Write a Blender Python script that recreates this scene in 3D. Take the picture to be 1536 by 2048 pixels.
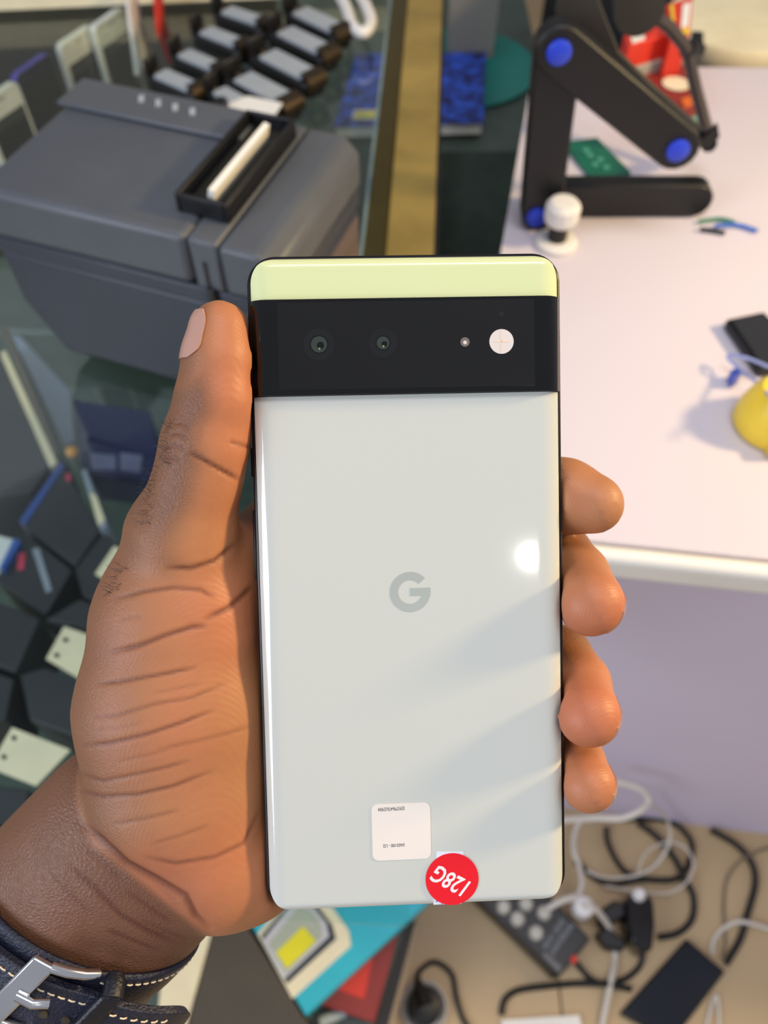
import bpy, bmesh, math, random
import numpy as np
from mathutils import Vector, Matrix, Euler
random.seed(7); np.random.seed(7)
for o in list(bpy.data.objects): bpy.data.objects.remove(o, do_unlink=True)
S = bpy.context.scene
COL = S.collection

# ------------------------------------------------------------------ camera, world, light
PITCH = math.radians(55); CAMZ = 1.193; FPX = 1600.0; CX, CY = 768.0, 1024.0
cam_d = bpy.data.cameras.new('camera'); cam = bpy.data.objects.new('camera', cam_d); COL.objects.link(cam)
cam.location = (0, 0, CAMZ); cam.rotation_euler = (math.pi/2 - PITCH, 0, 0)
cam_d.sensor_fit = 'VERTICAL'; cam_d.sensor_height = 24.0; cam_d.sensor_width = 18.0
cam_d.lens = FPX/2048*24.0; cam_d.clip_start = 0.01; cam_d.clip_end = 30
cam_d.dof.use_dof = True; cam_d.dof.focus_distance = 0.192; cam_d.dof.aperture_fstop = 8.6
S.camera = cam
S.view_settings.view_transform = 'Standard'; S.view_settings.look = 'None'
S.view_settings.gamma = 1.0; S.view_settings.exposure = 0.0; S.view_settings.use_curve_mapping = False

W = bpy.data.worlds.new('shop_ambient'); S.world = W; W.use_nodes = True
bg = W.node_tree.nodes['Background']; bg.inputs[0].default_value = (0.86, 0.9, 1.0, 1); bg.inputs[1].default_value = 0.40

CR = Vector((1, 0, 0)); CU = Vector((0, math.sin(PITCH), math.cos(PITCH))); CB = Vector((0, -math.cos(PITCH), math.sin(PITCH)))
CP = Vector((0, 0, CAMZ))
def look_at(o, tgt):
    o.rotation_euler = (Vector(tgt) - o.location).to_track_quat('-Z', 'Y').to_euler()
def area(name, loc, tgt, size, power, col, size_y=None):
    l = bpy.data.lights.new(name, 'AREA'); l.energy = power; l.color = col; l.size = size
    if size_y: l.shape = 'RECTANGLE'; l.size_y = size_y
    o = bpy.data.objects.new(name, l); COL.objects.link(o); o.location = loc; look_at(o, tgt); return o
area('ceiling_panel_light', (0.30, 0.15, 2.55), (0.35, 0.4, 0.7), 1.0, 11.5, (1.0, 0.95, 0.97), 0.5)
area('warm_shelf_lamp', (1.05, 0.36, 1.41), (0.0, 0.12, 1.02), 0.12, 14.5, (1.0, 0.72, 0.34))
area('shop_front_daylight', (-1.5, -0.75, 1.6), (0.1, 0.25, 0.8), 0.9, 23, (0.78, 0.84, 1.0))
bulb_d = bpy.data.lights.new('downlight_bulb', 'POINT'); bulb = bpy.data.objects.new('downlight_bulb', bulb_d); COL.objects.link(bulb)
bulb_d.energy = 2.2; bulb_d.color = (1.0, 0.98, 0.95); bulb_d.shadow_soft_size = 0.0065

# ------------------------------------------------------------------ helpers
def lin(c):
    r = []
    for v in c[:3]:
        v = v/255.0
        r.append(v/12.92 if v <= 0.04045 else ((v+0.055)/1.055)**2.4)
    return (r[0], r[1], r[2], 1)
MATS = {}
def M(name, c, rough=0.5, metal=0.0, var=0.05, scale=30.0, bump=0.0, bscale=400.0, coat=0.0, spec=0.5, alpha=1.0, trans=0.0, sss=0.0):
    if name in MATS: return MATS[name]
    m = bpy.data.materials.new(name); m.use_nodes = True; nt = m.node_tree; N = nt.nodes; L = nt.links
    b = N['Principled BSDF']; base = lin(c)
    tc = N.new('ShaderNodeTexCoord'); nz = N.new('ShaderNodeTexNoise'); nz.inputs['Scale'].default_value = scale; nz.inputs['Detail'].default_value = 3
    L.new(tc.outputs['Object'], nz.inputs['Vector'])
    rp = N.new('ShaderNodeValToRGB')
    rp.color_ramp.elements[0].position = 0.3; rp.color_ramp.elements[1].position = 0.7
    rp.color_ramp.elements[0].color = tuple(max(0, v*(1-var)) for v in base[:3])+(1,)
    rp.color_ramp.elements[1].color = tuple(min(1, v*(1+var)) for v in base[:3])+(1,)
    L.new(nz.outputs['Fac'], rp.inputs['Fac']); L.new(rp.outputs['Color'], b.inputs['Base Color'])
    b.inputs['Roughness'].default_value = rough; b.inputs['Metallic'].default_value = metal
    b.inputs['Coat Weight'].default_value = coat; b.inputs['Coat Roughness'].default_value = 0.03
    b.inputs['Specular IOR Level'].default_value = spec; b.inputs['Alpha'].default_value = alpha
    b.inputs['Transmission Weight'].default_value = trans
    if bump > 0:
        n2 = N.new('ShaderNodeTexNoise'); n2.inputs['Scale'].default_value = bscale; n2.inputs['Detail'].default_value = 4
        L.new(tc.outputs['Object'], n2.inputs['Vector'])
        bp_ = N.new('ShaderNodeBump'); bp_.inputs['Strength'].default_value = bump; bp_.inputs['Distance'].default_value = 0.001
        L.new(n2.outputs['Fac'], bp_.inputs['Height']); L.new(bp_.outputs['Normal'], b.inputs['Normal'])
    MATS[name] = m; return m
def glass_mat(name, tint=(0.93, 0.97, 0.95), refl=0.2):
    m = bpy.data.materials.new(name); m.use_nodes = True; nt = m.node_tree; N = nt.nodes; L = nt.links
    N.remove(N['Principled BSDF'])
    t = N.new('ShaderNodeBsdfTransparent'); t.inputs[0].default_value = tint+(1,)
    g = N.new('ShaderNodeBsdfGlossy'); g.inputs['Roughness'].default_value = 0.02; g.inputs[0].default_value = (1, 1, 1, 1)
    fr = N.new('ShaderNodeFresnel'); fr.inputs[0].default_value = 1.45
    mu = N.new('ShaderNodeMath'); mu.operation = 'MULTIPLY'; mu.inputs[1].default_value = refl
    mx = N.new('ShaderNodeMixShader')
    L.new(fr.outputs[0], mu.inputs[0]); L.new(mu.outputs[0], mx.inputs[0]); L.new(t.outputs[0], mx.inputs[1]); L.new(g.outputs[0], mx.inputs[2])
    L.new(mx.outputs[0], N['Material Output'].inputs[0]); return m

def ray(px, py):
    return (CR*((px-CX)/FPX) + CU*(-(py-CY)/FPX) - CB)
def at(px, py, z=0.0):          # point of the plane of height z
    d = ray(px, py); t = (z-CAMZ)/d.z; return CP + d*t
def atY(px, py, Y):
    d = ray(px, py); return CP + d*(Y/d.y)
D0 = 196.0
def P(px, py, w=0.0):           # camera-aligned millimetres around the held phone
    return np.array([(px-CX)*(D0-w)/FPX, -(py-CY)*(D0-w)/FPX, w])
def cam2world(p):
    return CP + (CR*float(p[0]) + CU*float(p[1]) + CB*(float(p[2])-D0))*0.001

class MB:
    def __init__(s): s.v = []; s.f = []
    def add(s, vs, fs):
        k = len(s.v); s.v += [tuple(v) for v in vs]; s.f += [tuple(i+k for i in f) for f in fs]; return s
    def box(s, c, sz, mat=None):
        x, y, z = [a/2 for a in sz]; vs = [Vector((i*x, j*y, k*z)) for i in (-1, 1) for j in (-1, 1) for k in (-1, 1)]
        if mat is not None: vs = [mat @ v for v in vs]
        vs = [v + Vector(c) for v in vs]
        return s.add(vs, [(0, 1, 3, 2), (4, 6, 7, 5), (0, 4, 5, 1), (2, 3, 7, 6), (0, 2, 6, 4), (1, 5, 7, 3)])
    def prism(s, pts, z0, z1):          # closed outline in xy, extruded along z
        n = len(pts)
        ar = sum(pts[i][0]*pts[(i+1) % n][1]-pts[(i+1) % n][0]*pts[i][1] for i in range(n))
        if ar < 0: pts = pts[::-1]
        vs = [(p[0], p[1], z0) for p in pts] + [(p[0], p[1], z1) for p in pts]
        fs = [tuple(range(n-1, -1, -1)), tuple(range(n, 2*n))] + [(i, (i+1) % n, n+(i+1) % n, n+i) for i in range(n)]
        return s.add(vs, fs)
    def slab(s, pts, off):              # any planar 3-D polygon thickened by a vector
        n = len(pts); pts = [Vector(p) for p in pts]; off = Vector(off)
        nrm = (pts[1]-pts[0]).cross(pts[2]-pts[0])
        if nrm.dot(off) < 0: pts = pts[::-1]
        vs = pts + [p+off for p in pts]
        fs = [tuple(range(n-1, -1, -1)), tuple(range(n, 2*n))] + [(i, (i+1) % n, n+(i+1) % n, n+i) for i in range(n)]
        return s.add(vs, fs)
    def tube(s, pts, r, n=10, rr=None, sq=None):
        pts = [Vector(p) for p in pts]; m = len(pts); rings = []
        up = Vector((0, 0, 1)); prev = None
        for i, p in enumerate(pts):
            t = (pts[min(i+1, m-1)]-pts[max(i-1, 0)]).normalized()
            if prev is None:
                a = up if abs(t.dot(up)) < 0.9 else Vector((1, 0, 0)); u = t.cross(a).normalized()
            else: u = (prev - t*prev.dot(t)).normalized()
            prev = u; w = t.cross(u); R = rr[i] if rr else r
            rings.append([p + (u*math.cos(2*math.pi*k/n) + w*math.sin(2*math.pi*k/n))*R for k in range(n)])
        vs = [v for rg in rings for v in rg]
        fs = [(i*n+k, i*n+(k+1) % n, (i+1)*n+(k+1) % n, (i+1)*n+k) for i in range(m-1) for k in range(n)]
        fs += [tuple(range(n-1, -1, -1)), tuple(range((m-1)*n, m*n))]
        return s.add(vs, fs)
    def lathe(s, prof, c=(0, 0, 0), n=32, mat=None, rib=0.0):
        vs = []; c = Vector(c)
        for r, z in prof:
            for k in range(n):
                a = 2*math.pi*k/n; q = r*(1+(rib if k % 2 else 0)); v = Vector((q*math.cos(a), q*math.sin(a), z))
                vs.append((mat @ v if mat is not None else v)+c)
        m = len(prof)
        fs = [(i*n+k, i*n+(k+1) % n, (i+1)*n+(k+1) % n, (i+1)*n+k) for i in range(m-1) for k in range(n)]
        fs += [tuple(range(n-1, -1, -1)), tuple(range((m-1)*n, m*n))]
        return s.add(vs, fs)
    def build(s, name, mat, parent=None, smooth=False, bevel=0.0, origin=None, seg=2, sub=0):
        me = bpy.data.meshes.new(name)
        vs = s.v
        if origin is not None: vs = [tuple(Vector(v)-Vector(origin)) for v in vs]
        me.from_pydata([tuple(v) for v in vs], [], s.f); me.materials.append(mat)
        bm = bmesh.new(); bm.from_mesh(me); bmesh.ops.recalc_face_normals(bm, faces=bm.faces); bm.to_mesh(me); bm.free()
        o = bpy.data.objects.new(name, me); COL.objects.link(o)
        if origin is not None: o.location = origin
        if parent is not None: o.parent = parent
        if bevel > 0:
            b = o.modifiers.new('bevel', 'BEVEL'); b.width = bevel; b.segments = seg; b.limit_method = 'ANGLE'; b.angle_limit = math.radians(35)
        if sub: 
            q = o.modifiers.new('sub', 'SUBSURF'); q.levels = sub; q.render_levels = sub
        if smooth or bevel > 0:
            me.polygons.foreach_set('use_smooth', [True]*len(me.polygons)); me.set_sharp_from_angle(angle=math.radians(40))
        return o
def empty(name, loc=(0, 0, 0), rot=(0, 0, 0)):
    o = bpy.data.objects.new(name, None); COL.objects.link(o); o.empty_display_size = 0.02; o.location = loc; o.rotation_euler = rot; return o
def tag(o, label, cat=None, group=None, kind=None):
    o['label'] = label
    if cat: o['category'] = cat
    if group: o['group'] = group
    if kind: o['kind'] = kind
    return o
def struct(o, label=None):
    o['kind'] = 'structure'
    if label: o['label'] = label
    return o
def under(o, root):             # parent keeping the world position (roots carry only a location)
    o.parent = root
    o.location = Vector(o.location) - Vector(root.location); return o
def smooth_path(pts, n=6):
    pts = [Vector(p) for p in pts]; out = []
    for i in range(len(pts)-1):
        a = pts[max(i-1, 0)]; b = pts[i]; c = pts[i+1]; d = pts[min(i+2, len(pts)-1)]
        for k in range(n):
            t = k/n
            out.append(0.5*((2*b)+(c-a)*t+(2*a-5*b+4*c-d)*t*t+(3*b-a-3*c+d)*t**3))
    out.append(pts[-1]); return out
def rrect(w, h, r, n=6, cx=0, cy=0):
    pts = []
    for sx, sy, a0 in ((1, 1, 0), (-1, 1, 90), (-1, -1, 180), (1, -1, 270)):
        for k in range(n+1):
            a = math.radians(a0+90*k/n); pts.append((cx+sx*(w/2-r)+r*math.cos(a), cy+sy*(h/2-r)+r*math.sin(a)))
    return pts
def text_mesh(s, name, size, mat, parent, loc, rotz=0.0, xs=1.0, extr=0.00002, matrix=None, bold=0.0, shear=0.0):
    c = bpy.data.curves.new('t', 'FONT'); c.body = s; c.size = size; c.align_x = 'CENTER'; c.align_y = 'CENTER'; c.extrude = extr; c.resolution_u = 3; c.offset = bold; c.shear = shear
    t = bpy.data.objects.new('t', c); COL.objects.link(t)
    bpy.context.view_layer.update()
    me = bpy.data.meshes.new_from_object(t); bpy.data.objects.remove(t); bpy.data.curves.remove(c)
    me.name = name; me.materials.clear(); me.materials.append(mat)
    o = bpy.data.objects.new(name, me); COL.objects.link(o); o.parent = parent
    if matrix is not None: o.matrix_local = matrix
    else: o.location = loc; o.rotation_euler = (0, 0, rotz); o.scale = (xs, 1, 1)
    return o
def pxprism(px, z1, z0):        # footprint read at height z1, upright walls down to z0
    pts = [at(a, b, z1) for a, b in px]; return MB().prism([(p.x, p.y) for p in pts], z0, z1)
def center(px, z): 
    ps = [at(a, b, z) for a, b in px]; c = sum(ps, Vector())/len(ps); return c
def thing_mesh(mb, name, mat, label, cat, group=None, kind=None, bevel=0.0, smooth=False, seg=2):
    vs = np.array(mb.v); c = (vs.min(0)+vs.max(0))/2; c[2] = vs[:, 2].min()
    o = mb.build(name, mat, None, smooth, bevel, Vector(c), seg); tag(o, label, cat, group, kind); return o

# ------------------------------------------------------------------ materials
m_black = M('black_plastic', (15, 15, 18), 0.45, bump=0.05)
m_blackg = M('black_gloss', (14, 14, 16), 0.18)
m_char = M('charcoal_card', (44, 47, 52), 0.5, var=0.12)
m_printer = M('printer_plastic', (84, 88, 94), 0.42, bump=0.12, bscale=900)
m_printer2 = M('printer_plastic_dark', (52, 57, 68), 0.42, bump=0.12, bscale=900)
m_white = M('white_plastic', (232, 228, 222), 0.4)
m_paper = M('white_paper', (236, 234, 226), 0.7)
m_cream = M('cream_card', (232, 222, 188), 0.6)
m_desk = M('desk_laminate', (216, 208, 217), 0.38, var=0.015, scale=4)
m_deskfront = M('desk_front_laminate', (224, 212, 232), 0.5, var=0.03, scale=3)
m_edge = M('desk_edge_band', (242, 237, 226), 0.35, var=0.02)
m_silver = M('grey_steel', (168, 175, 180), 0.35, metal=0.1)
m_chrome = M('chrome', (225, 225, 228), 0.14, metal=1.0)
m_brass = M('brass', (212, 180, 100), 0.38, metal=0.75, var=0.2, scale=14)
m_bronze = M('bronze', (74, 62, 46), 0.35, metal=0.8)
m_blue = M('blue_cap', (38, 66, 205), 0.4)
m_red = M('red_card', (214, 52, 34), 0.5)
m_dred = M('dark_red_card', (140, 42, 38), 0.5)
m_teal = M('teal_card', (40, 178, 196), 0.4, var=0.08, scale=12)
m_teal2 = M('teal_plastic', (24, 140, 130), 0.4)
m_yellow = M('yellow_plastic', (240, 206, 60), 0.4)
m_yel2 = M('yellow_card', (226, 218, 30), 0.5)
m_green = M('green_board', (10, 104, 84), 0.4, var=0.2, scale=60)
m_rubber = M('black_rubber', (22, 22, 22), 0.6)
m_wcable = M('white_rubber', (214, 206, 192), 0.5)
m_gcable = M('grey_rubber', (120, 108, 86), 0.5)
m_floor = M('floor_tile', (188, 162, 122), 0.45, var=0.07, scale=6)
m_grout = M('tile_grout', (150, 128, 96), 0.8)
m_dgreen = M('dark_green_board', (78, 92, 84), 0.5, var=0.15)
m_grey = M('grey_board', (96, 90, 80), 0.45, var=0.05)
m_darkbrown = M('dark_brown_board', (74, 66, 54), 0.45, var=0.06)
m_glass = glass_mat('pane_glass')
m_gedge = M('glass_edge', (120, 142, 146), 0.15)
m_screen = M('phone_screen', (20, 20, 22), 0.1)
m_purple = M('purple_metal', (92, 78, 190), 0.35, metal=0.3)

# ------------------------------------------------------------------ the room
fl = empty('floor'); struct(fl, 'tan floor tiles with thin grout lines')
MB().box((0, 1.0, -0.02), (8, 8, 0.03)).build('grout_bed', m_grout, fl)
ts = 0.45; tile_me = None
for i in range(-4, 5):
    for j in range(-3, 7):
        if tile_me is None:
            o = MB().box((0, 0, 0), (ts-0.003, ts-0.003, 0.008)).build('tile', m_floor, fl); tile_me = o.data
        else:
            o = bpy.data.objects.new('tile', tile_me); COL.objects.link(o); o.parent = fl
        o.location = (0.0+i*ts, 0.07+j*ts, -0.004)
wb = MB().box((0, 3.25, 1.4), (8, 0.1, 2.8)).build('wall_back', M('wall_paint', (190, 186, 176), 0.8)); struct(wb, 'plain beige back wall')

# ------------------------------------------------------------------ white desk
DZ = 0.74
desk = empty('white_desk', (0.3, 0.6, 0)); tag(desk, 'white laminate desk with rounded front edge beside the glass counter', 'desk')
FL_, FR_ = Vector((0.047, 0.306)), Vector((1.0, 0.184)); BL_, BR_ = Vector((0.170, 0.937)), Vector((1.0, 0.915))
def dk(mb, *a, **k): return under(mb.build(*a, **k), desk)
dk(MB().prism([FL_, FR_, BR_, BL_], DZ-0.026, DZ), 'desk_top', m_desk)
fd = (FR_-FL_).normalized(); fn = Vector((-fd.y, fd.x))
ed = [FL_ + fd*0.0 - fn*0.0005, FR_ - fn*0.0005]
dk(MB().prism([ed[0], ed[1], ed[1]-fn*0.013, ed[0]-fn*0.013], DZ-0.027, DZ+0.0005), 'front_edge', m_edge, bevel=0.0095, seg=4)
pf = [FL_+fn*0.034+fd*0.012, FR_+fn*0.034]
dk(MB().prism([pf[0], pf[1], pf[1]+fn*0.018, pf[0]+fn*0.018], 0.0, DZ-0.027), 'front_panel', m_deskfront)
ld = (BL_-FL_).normalized(); ln = Vector((ld.y, -ld.x))
sl = [FL_+ld*0.058+ln*0.012, BL_-ld*0.02+ln*0.012]
dk(MB().prism([sl[0], sl[1], sl[1]+ln*0.018, sl[0]+ln*0.018], 0.0, DZ-0.027), 'side_panel', m_deskfront)

# ------------------------------------------------------------------ glass counter
GZ = 0.746
A_, B_ = Vector((0.012, 0.06)), Vector((0.0782, 1.21)); Cc, Dd = Vector((-0.70, 1.19)), Vector((-0.70, 0.10))
ctr = empty('glass_counter', (-0.3, 0.5, 0)); tag(ctr, 'glass display counter with brass top rail under the printer', 'display counter')
def ct(mb, *a, **k): return under(mb.build(*a, **k), ctr)
ct(MB().prism([A_, B_, Cc, Dd], GZ-0.006, GZ), 'top_glass', m_glass)
rd = (B_-A_).normalized(); rn = Vector((-rd.y, rd.x))            # rn points left
def rail(p, q, nn, w0, w1, z0, z1, name, mat, bevel=0.001):
    ct(MB().prism([p+nn*w0, q+nn*w0, q+nn*w1, p+nn*w1], z0, z1), name, mat, bevel=bevel)
rs = A_+rd*0.035
rail(rs, B_, rn, -0.001, 0.040, GZ+0.001, GZ+0.016, 'top_rail', m_brass)
rail(rs, B_, rn, 0.0405, 0.060, GZ+0.001, GZ+0.005, 'rail_flange', M('dull_brass', (112, 98, 52), 0.25, metal=0.8))
rail(rs, B_, rn, 0.0605, 0.064, GZ+0.001, GZ+0.0065, 'glass_stop', m_gedge)
rail(rs, B_, rn, -0.004, -0.0015, GZ-0.03, GZ+0.015, 'rail_gasket', m_rubber, 0.0)
Br, Cr = Vector((0.0, 1.13)), Vector((-0.70, 1.06)); bd = (Cr-Br).normalized(); bn = Vector((bd.y, -bd.x))
rail(Br, Cr, bn, -0.03, 0.0, GZ+0.001, GZ+0.03, 'back_rail', m_cream)
for p in (B_+Vector((-0.012, -0.012)), Cc+Vector((0.012, -0.012)), Dd+Vector((0.012, 0.012))):
    ct(MB().box((p.x, p.y, GZ/2-0.004), (0.02, 0.02, GZ-0.01)), 'post', m_brass, bevel=0.001)
gi = 0.004
ct(MB().prism([A_+rd*0.24, B_-rd*0.03, B_-rd*0.03+rn*gi, A_+rd*0.24+rn*gi], 0.105, GZ-0.008), 'side_glass', m_glass)
v2 = lambda p: Vector((p.x, p.y))
k0, k1 = v2(at(738, 2075, 0.10)), v2(at(812, 1845, 0.10)); k0b, k1b = v2(at(770, 2075, 0.10)), v2(at(832, 1840, 0.10)); k0c, k1c = v2(at(781, 2075, 0.10)), v2(at(842, 1840, 0.10))
ct(MB().prism([k0, k1, B_-Vector((0.02, 0)), Cc, Vector((-0.70, k0.y))], 0.06, 0.10), 'deck', m_dgreen)
ct(MB().prism([k0, k0b, k1b, k1], 0.0, 0.10), 'base_frame', m_black)
ct(MB().prism([k0b, k0c, k1c, k1b], 0.0, 0.1005), 'base_trim', M('trim_tan', (150, 130, 100), 0.4))
ct(MB().prism([k0+Vector((-.02, .02)), k1+Vector((-.02, 0)), B_-Vector((0.06, 0.03)), Cc-Vector((0, .03)), Vector((-0.70, k0.y+0.02))], 0.0, 0.0595), 'plinth', m_black)
SZ = 0.46
ct(MB().prism([Vector((-0.03, 0.17)), Vector((0.0, 0.80)), Vector((-0.66, 0.82)), Vector((-0.66, 0.17))], SZ-0.006, SZ), 'shelf', m_glass)
UZ = 0.60
ct(MB().box((-0.42, 1.175, 0.42), (0.55, 0.012, 0.62)), 'back_panel', M('dark_lining', (26, 26, 28), 0.6))
ct(MB().prism([Vector((-0.21, 0.86)), Vector((-0.19, 1.09)), Vector((-0.66, 1.03)), Vector((-0.66, 0.86))], UZ-0.006, UZ), 'upper_shelf', m_glass)
ct(MB().prism([Vector((0.0, 0.80)), Vector((0.0, 0.815)), Vector((-0.66, 0.835)), Vector((-0.66, 0.82))], 0.101, 0.56), 'shelf_back', m_dgreen)

# ------------------------------------------------------------------ receipt printer (rotated 20 degrees on the glass)
pr = empty('receipt_printer', (-0.0657, 0.392, GZ+0.001), (0, 0, math.radians(-20)))
tag(pr, 'dark grey receipt printer with paper slot standing on the glass counter', 'printer')
PL, PW, PH = 0.218, 0.142, 0.146      # local: x from -PL to 0, y from 0 to PW
def pp(prof_pts, y0, y1):             # side outline in x,z swept along y
    n = len(prof_pts); vs = [(x, y0, z) for x, z in prof_pts]+[(x, y1, z) for x, z in prof_pts]
    return MB().add(vs, [tuple(range(n)), tuple(range(2*n-1, n-1, -1))]+[(i, n+i, n+(i+1) % n, (i+1) % n) for i in range(n)])
pp([(-PL+0.022, 0.004), (-0.006, 0.004), (0.0, 0.012), (0.0, 0.094), (-PL, 0.094), (-PL, 0.05)], 0.004, PW-0.004).build('body', m_printer2, pr, bevel=0.006, seg=3)
pp([(-PL, 0.0945), (0.0, 0.0945), (0.0, 0.108), (-PL, 0.108)], 0.0015, PW-0.0015).build('middle_band', m_printer2, pr, bevel=0.002)
pp([(-PL-0.001, 0.1085), (-0.062, 0.1085), (-0.059, 0.114), (-0.059, 0.146), (-PL+0.012, 0.146), (-PL-0.001, 0.138)], 0.0, PW).build('roll_cover', m_printer, pr, bevel=0.005, seg=3)
pp([(-0.0578, 0.1085), (-0.038, 0.1085), (-0.038, 0.1445), (-0.0578, 0.1455)], 0.001, PW-0.001).build('cutter_bridge', m_printer, pr, bevel=0.002)
pp([(-0.0372, 0.1085), (0.001, 0.1085), (0.001, 0.134), (-0.010, 0.1445), (-0.0372, 0.1445)], 0.0, PW).build('front_cover', m_printer, pr, bevel=0.004, seg=3)
pp([(-PL+0.004, 0.1463), (-0.070, 0.1463), (-0.070, 0.150), (-PL+0.004, 0.150)], PW*0.72, PW-0.004).build('raised_ridge', m_printer, pr, bevel=0.0018)
# slot frame standing proud on the bridge
sx0, sx1, sy0, sy1 = -0.0745, -0.0385, 0.022, 0.125
for (x0, x1, y0, y1) in ((sx0, sx0+0.003, sy0, sy1), (sx1-0.003, sx1, sy0, sy1), (sx0+0.003, sx1-0.003, sy0, sy0+0.003), (sx0+0.003, sx1-0.003, sy1-0.003, sy1)):
    MB().box(((x0+x1)/2, (y0+y1)/2, 0.152), (x1-x0, y1-y0, 0.013)).build('slot_rim', m_black, pr, bevel=0.0008)
MB().box(((sx0+sx1)/2, (sy0+sy1)/2, 0.1475), (sx1-sx0-0.007, sy1-sy0-0.007, 0.003)).build('slot_floor', M('slot_floor_plastic', (40, 38, 30), 0.5), pr)  # darker plastic at the bottom of the paper slot
MB().box((0, 0, 0), (0.004, 0.080, 0.014), Matrix.Rotation(0.25, 3, 'Y')).build('paper', m_paper, pr).location = (-0.053, 0.068, 0.155)
MB().box((-0.0485, PW*0.5, 0.12), (0.003, PW-0.001, 0.02)).build('seam', m_black, pr)
MB().box((-0.047, -0.0005, 0.104), (0.006, 0.003, 0.014)).build('latch', m_black, pr, bevel=0.001)
for k in range(4):
    o = MB().box((0, 0, 0), (0.004, 0.009, 0.0008)).build('embossed_icon', m_silver, pr); o.location = (-0.158+k*0.014, PW*0.88-k*0.001, 0.1505); o.rotation_euler = (0, 0, 0.5)
MB().box((0.0011, PW*0.5, 0.072), (0.001, PW-0.03, 0.0015)).build('front_groove', m_black, pr)
MB().box((0.0006, PW*0.5, 0.055), (0.002, PW-0.02, 0.07)).build('front_panel', M('printer_front', (96, 84, 84), 0.4), pr, bevel=0.0005)
for x, y in ((-PL+0.04, 0.02), (-0.02, 0.02), (-PL+0.04, PW-0.02), (-0.02, PW-0.02)):
    MB().lathe([(0.006, 0), (0.006, 0.006)], (x, y, 0), 16).build('foot', m_rubber, pr)
wc = pxprism([(460, 205), (495, 192), (565, 206), (540, 244), (452, 222)], 0.782, 0.781)
# ------------------------------------------------------------------ card rest behind the printer
cr = empty('card_rest', at(490, 250, GZ+0.001)); tag(cr, 'small black rest holding a white card behind the printer', 'card holder')
for mb, nm, mt in ((pxprism([(410, 215), (440, 190), (455, 195), (428, 228)], 0.790, GZ+0.001), 'upright', m_black),
                   (pxprism([(440, 232), (470, 200), (560, 225), (535, 258)], 0.776, GZ+0.001), 'block', m_black)):
    under(mb.build(nm, mt, bevel=0.001), cr)
tag(thing_mesh(wc, 'white_card', m_paper, 'blank white paper card lying on the small black rest', 'card'), 'blank white paper card lying on the small black rest', 'card')

# ------------------------------------------------------------------ black holders with grey plates on the glass, behind the printer
def holder_proto():
    r = empty('display_holder'); L = 0.10; w = 0.030
    MB().prism(rrect(L, w, 0.012, 5, L/2, 0), 0.0, 0.016).build('base', m_black, r, bevel=0.003)
    MB().prism(rrect(L*0.66, w*0.86, 0.002, 3, L*0.53, 0), 0.0165, 0.020).build('plate', m_silver, r, bevel=0.0006)
    arc = [(L*0.90+0.012*math.sin(t), 0, 0.004+0.010*(1-math.cos(t))) for t in [math.pi*k/8 for k in range(9)]]
    mb = MB()
    for k in range(8):
        a, b = arc[k], arc[k+1]
        mb.add([(a[0], -w*.45, a[2]), (a[0], w*.45, a[2]), (b[0], w*.45, b[2]), (b[0], -w*.45, b[2]), (a[0]-.004, -w*.45, a[2]), (a[0]-.004, w*.45, a[2]), (b[0]-.004, w*.45, b[2]), (b[0]-.004, -w*.45, b[2])],
               [(0, 1, 2, 3), (7, 6, 5, 4), (0, 3, 7, 4), (1, 5, 6, 2), (0, 4, 5, 1), (3, 2, 6, 7)])
    mb.build('curled_end', m_bronze, r)
    MB().box((0.003, 0.0, 0.020), (0.005, w*0.8, 0.024)).build('fin', m_black, r, bevel=0.002)
    MB().lathe([(0.0045, 0), (0.0045, 0.003), (0.003, 0.0045)], (0.014, 0, 0.016), 14).build('bolt', m_bronze, r)
    return r
hp = holder_proto(); first = True
hs = [((300, 135), (400, 178)), ((347, 95), (445, 137)), ((390, 50), (492, 90)), ((432, 10), (535, 45)),
      ((415, 190), (505, 240)), ((460, 137), (590, 206)), ((510, 92), (640, 158)), ((545, 47), (665, 105)), ((577, 8), (690, 62))]
hl = ['nearest the white-framed phones, left row', 'second of the left row counted from the printer', 'third of the left row counted from the printer', 'farthest of the left row by the back rail',
      'half hidden under the white card behind the printer', 'just behind the white card, right row', 'third of the right row counted from the printer', 'fourth of the right row counted from the printer', 'farthest of the right row beside the white bent handle']
for (s, e), lb in zip(hs, hl):
    z = GZ+0.0015
    p, q = at(s[0], s[1], z+0.02), at(e[0], e[1], z+0.02)
    if s == (415, 190): p, q = p+Vector((0, 0.022, 0)), q+Vector((0, 0.022, 0))
    if first: r = hp; kids = list(hp.children); first = False
    else:
        r = hp.copy(); COL.objects.link(r)
        for k in kids:
            c = k.copy(); COL.objects.link(c); c.parent = r
    r.location = (p.x, p.y, z); r.rotation_euler = (0, 0, math.atan2(q.y-p.y, q.x-p.x)); f = min(1.0, (q-p).length/0.10); r.scale = (f, f, 1)
    tag(r, 'black holder with grey metal plate, '+lb, 'holder', 'black holders behind the printer')
hb = MB().tube(smooth_path([at(668, -30, .765), at(692, 15, .765), at(705, 52, .765), at(728, 66, .765), at(742, 45, .765), at(735, 18, .765), at(712, -25, .765)]), 0.0065, 12)
thing_mesh(hb, 'bent_handle', m_white, 'white bent plastic handle beside the brass rail at the back', 'handle', smooth=True)

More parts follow.
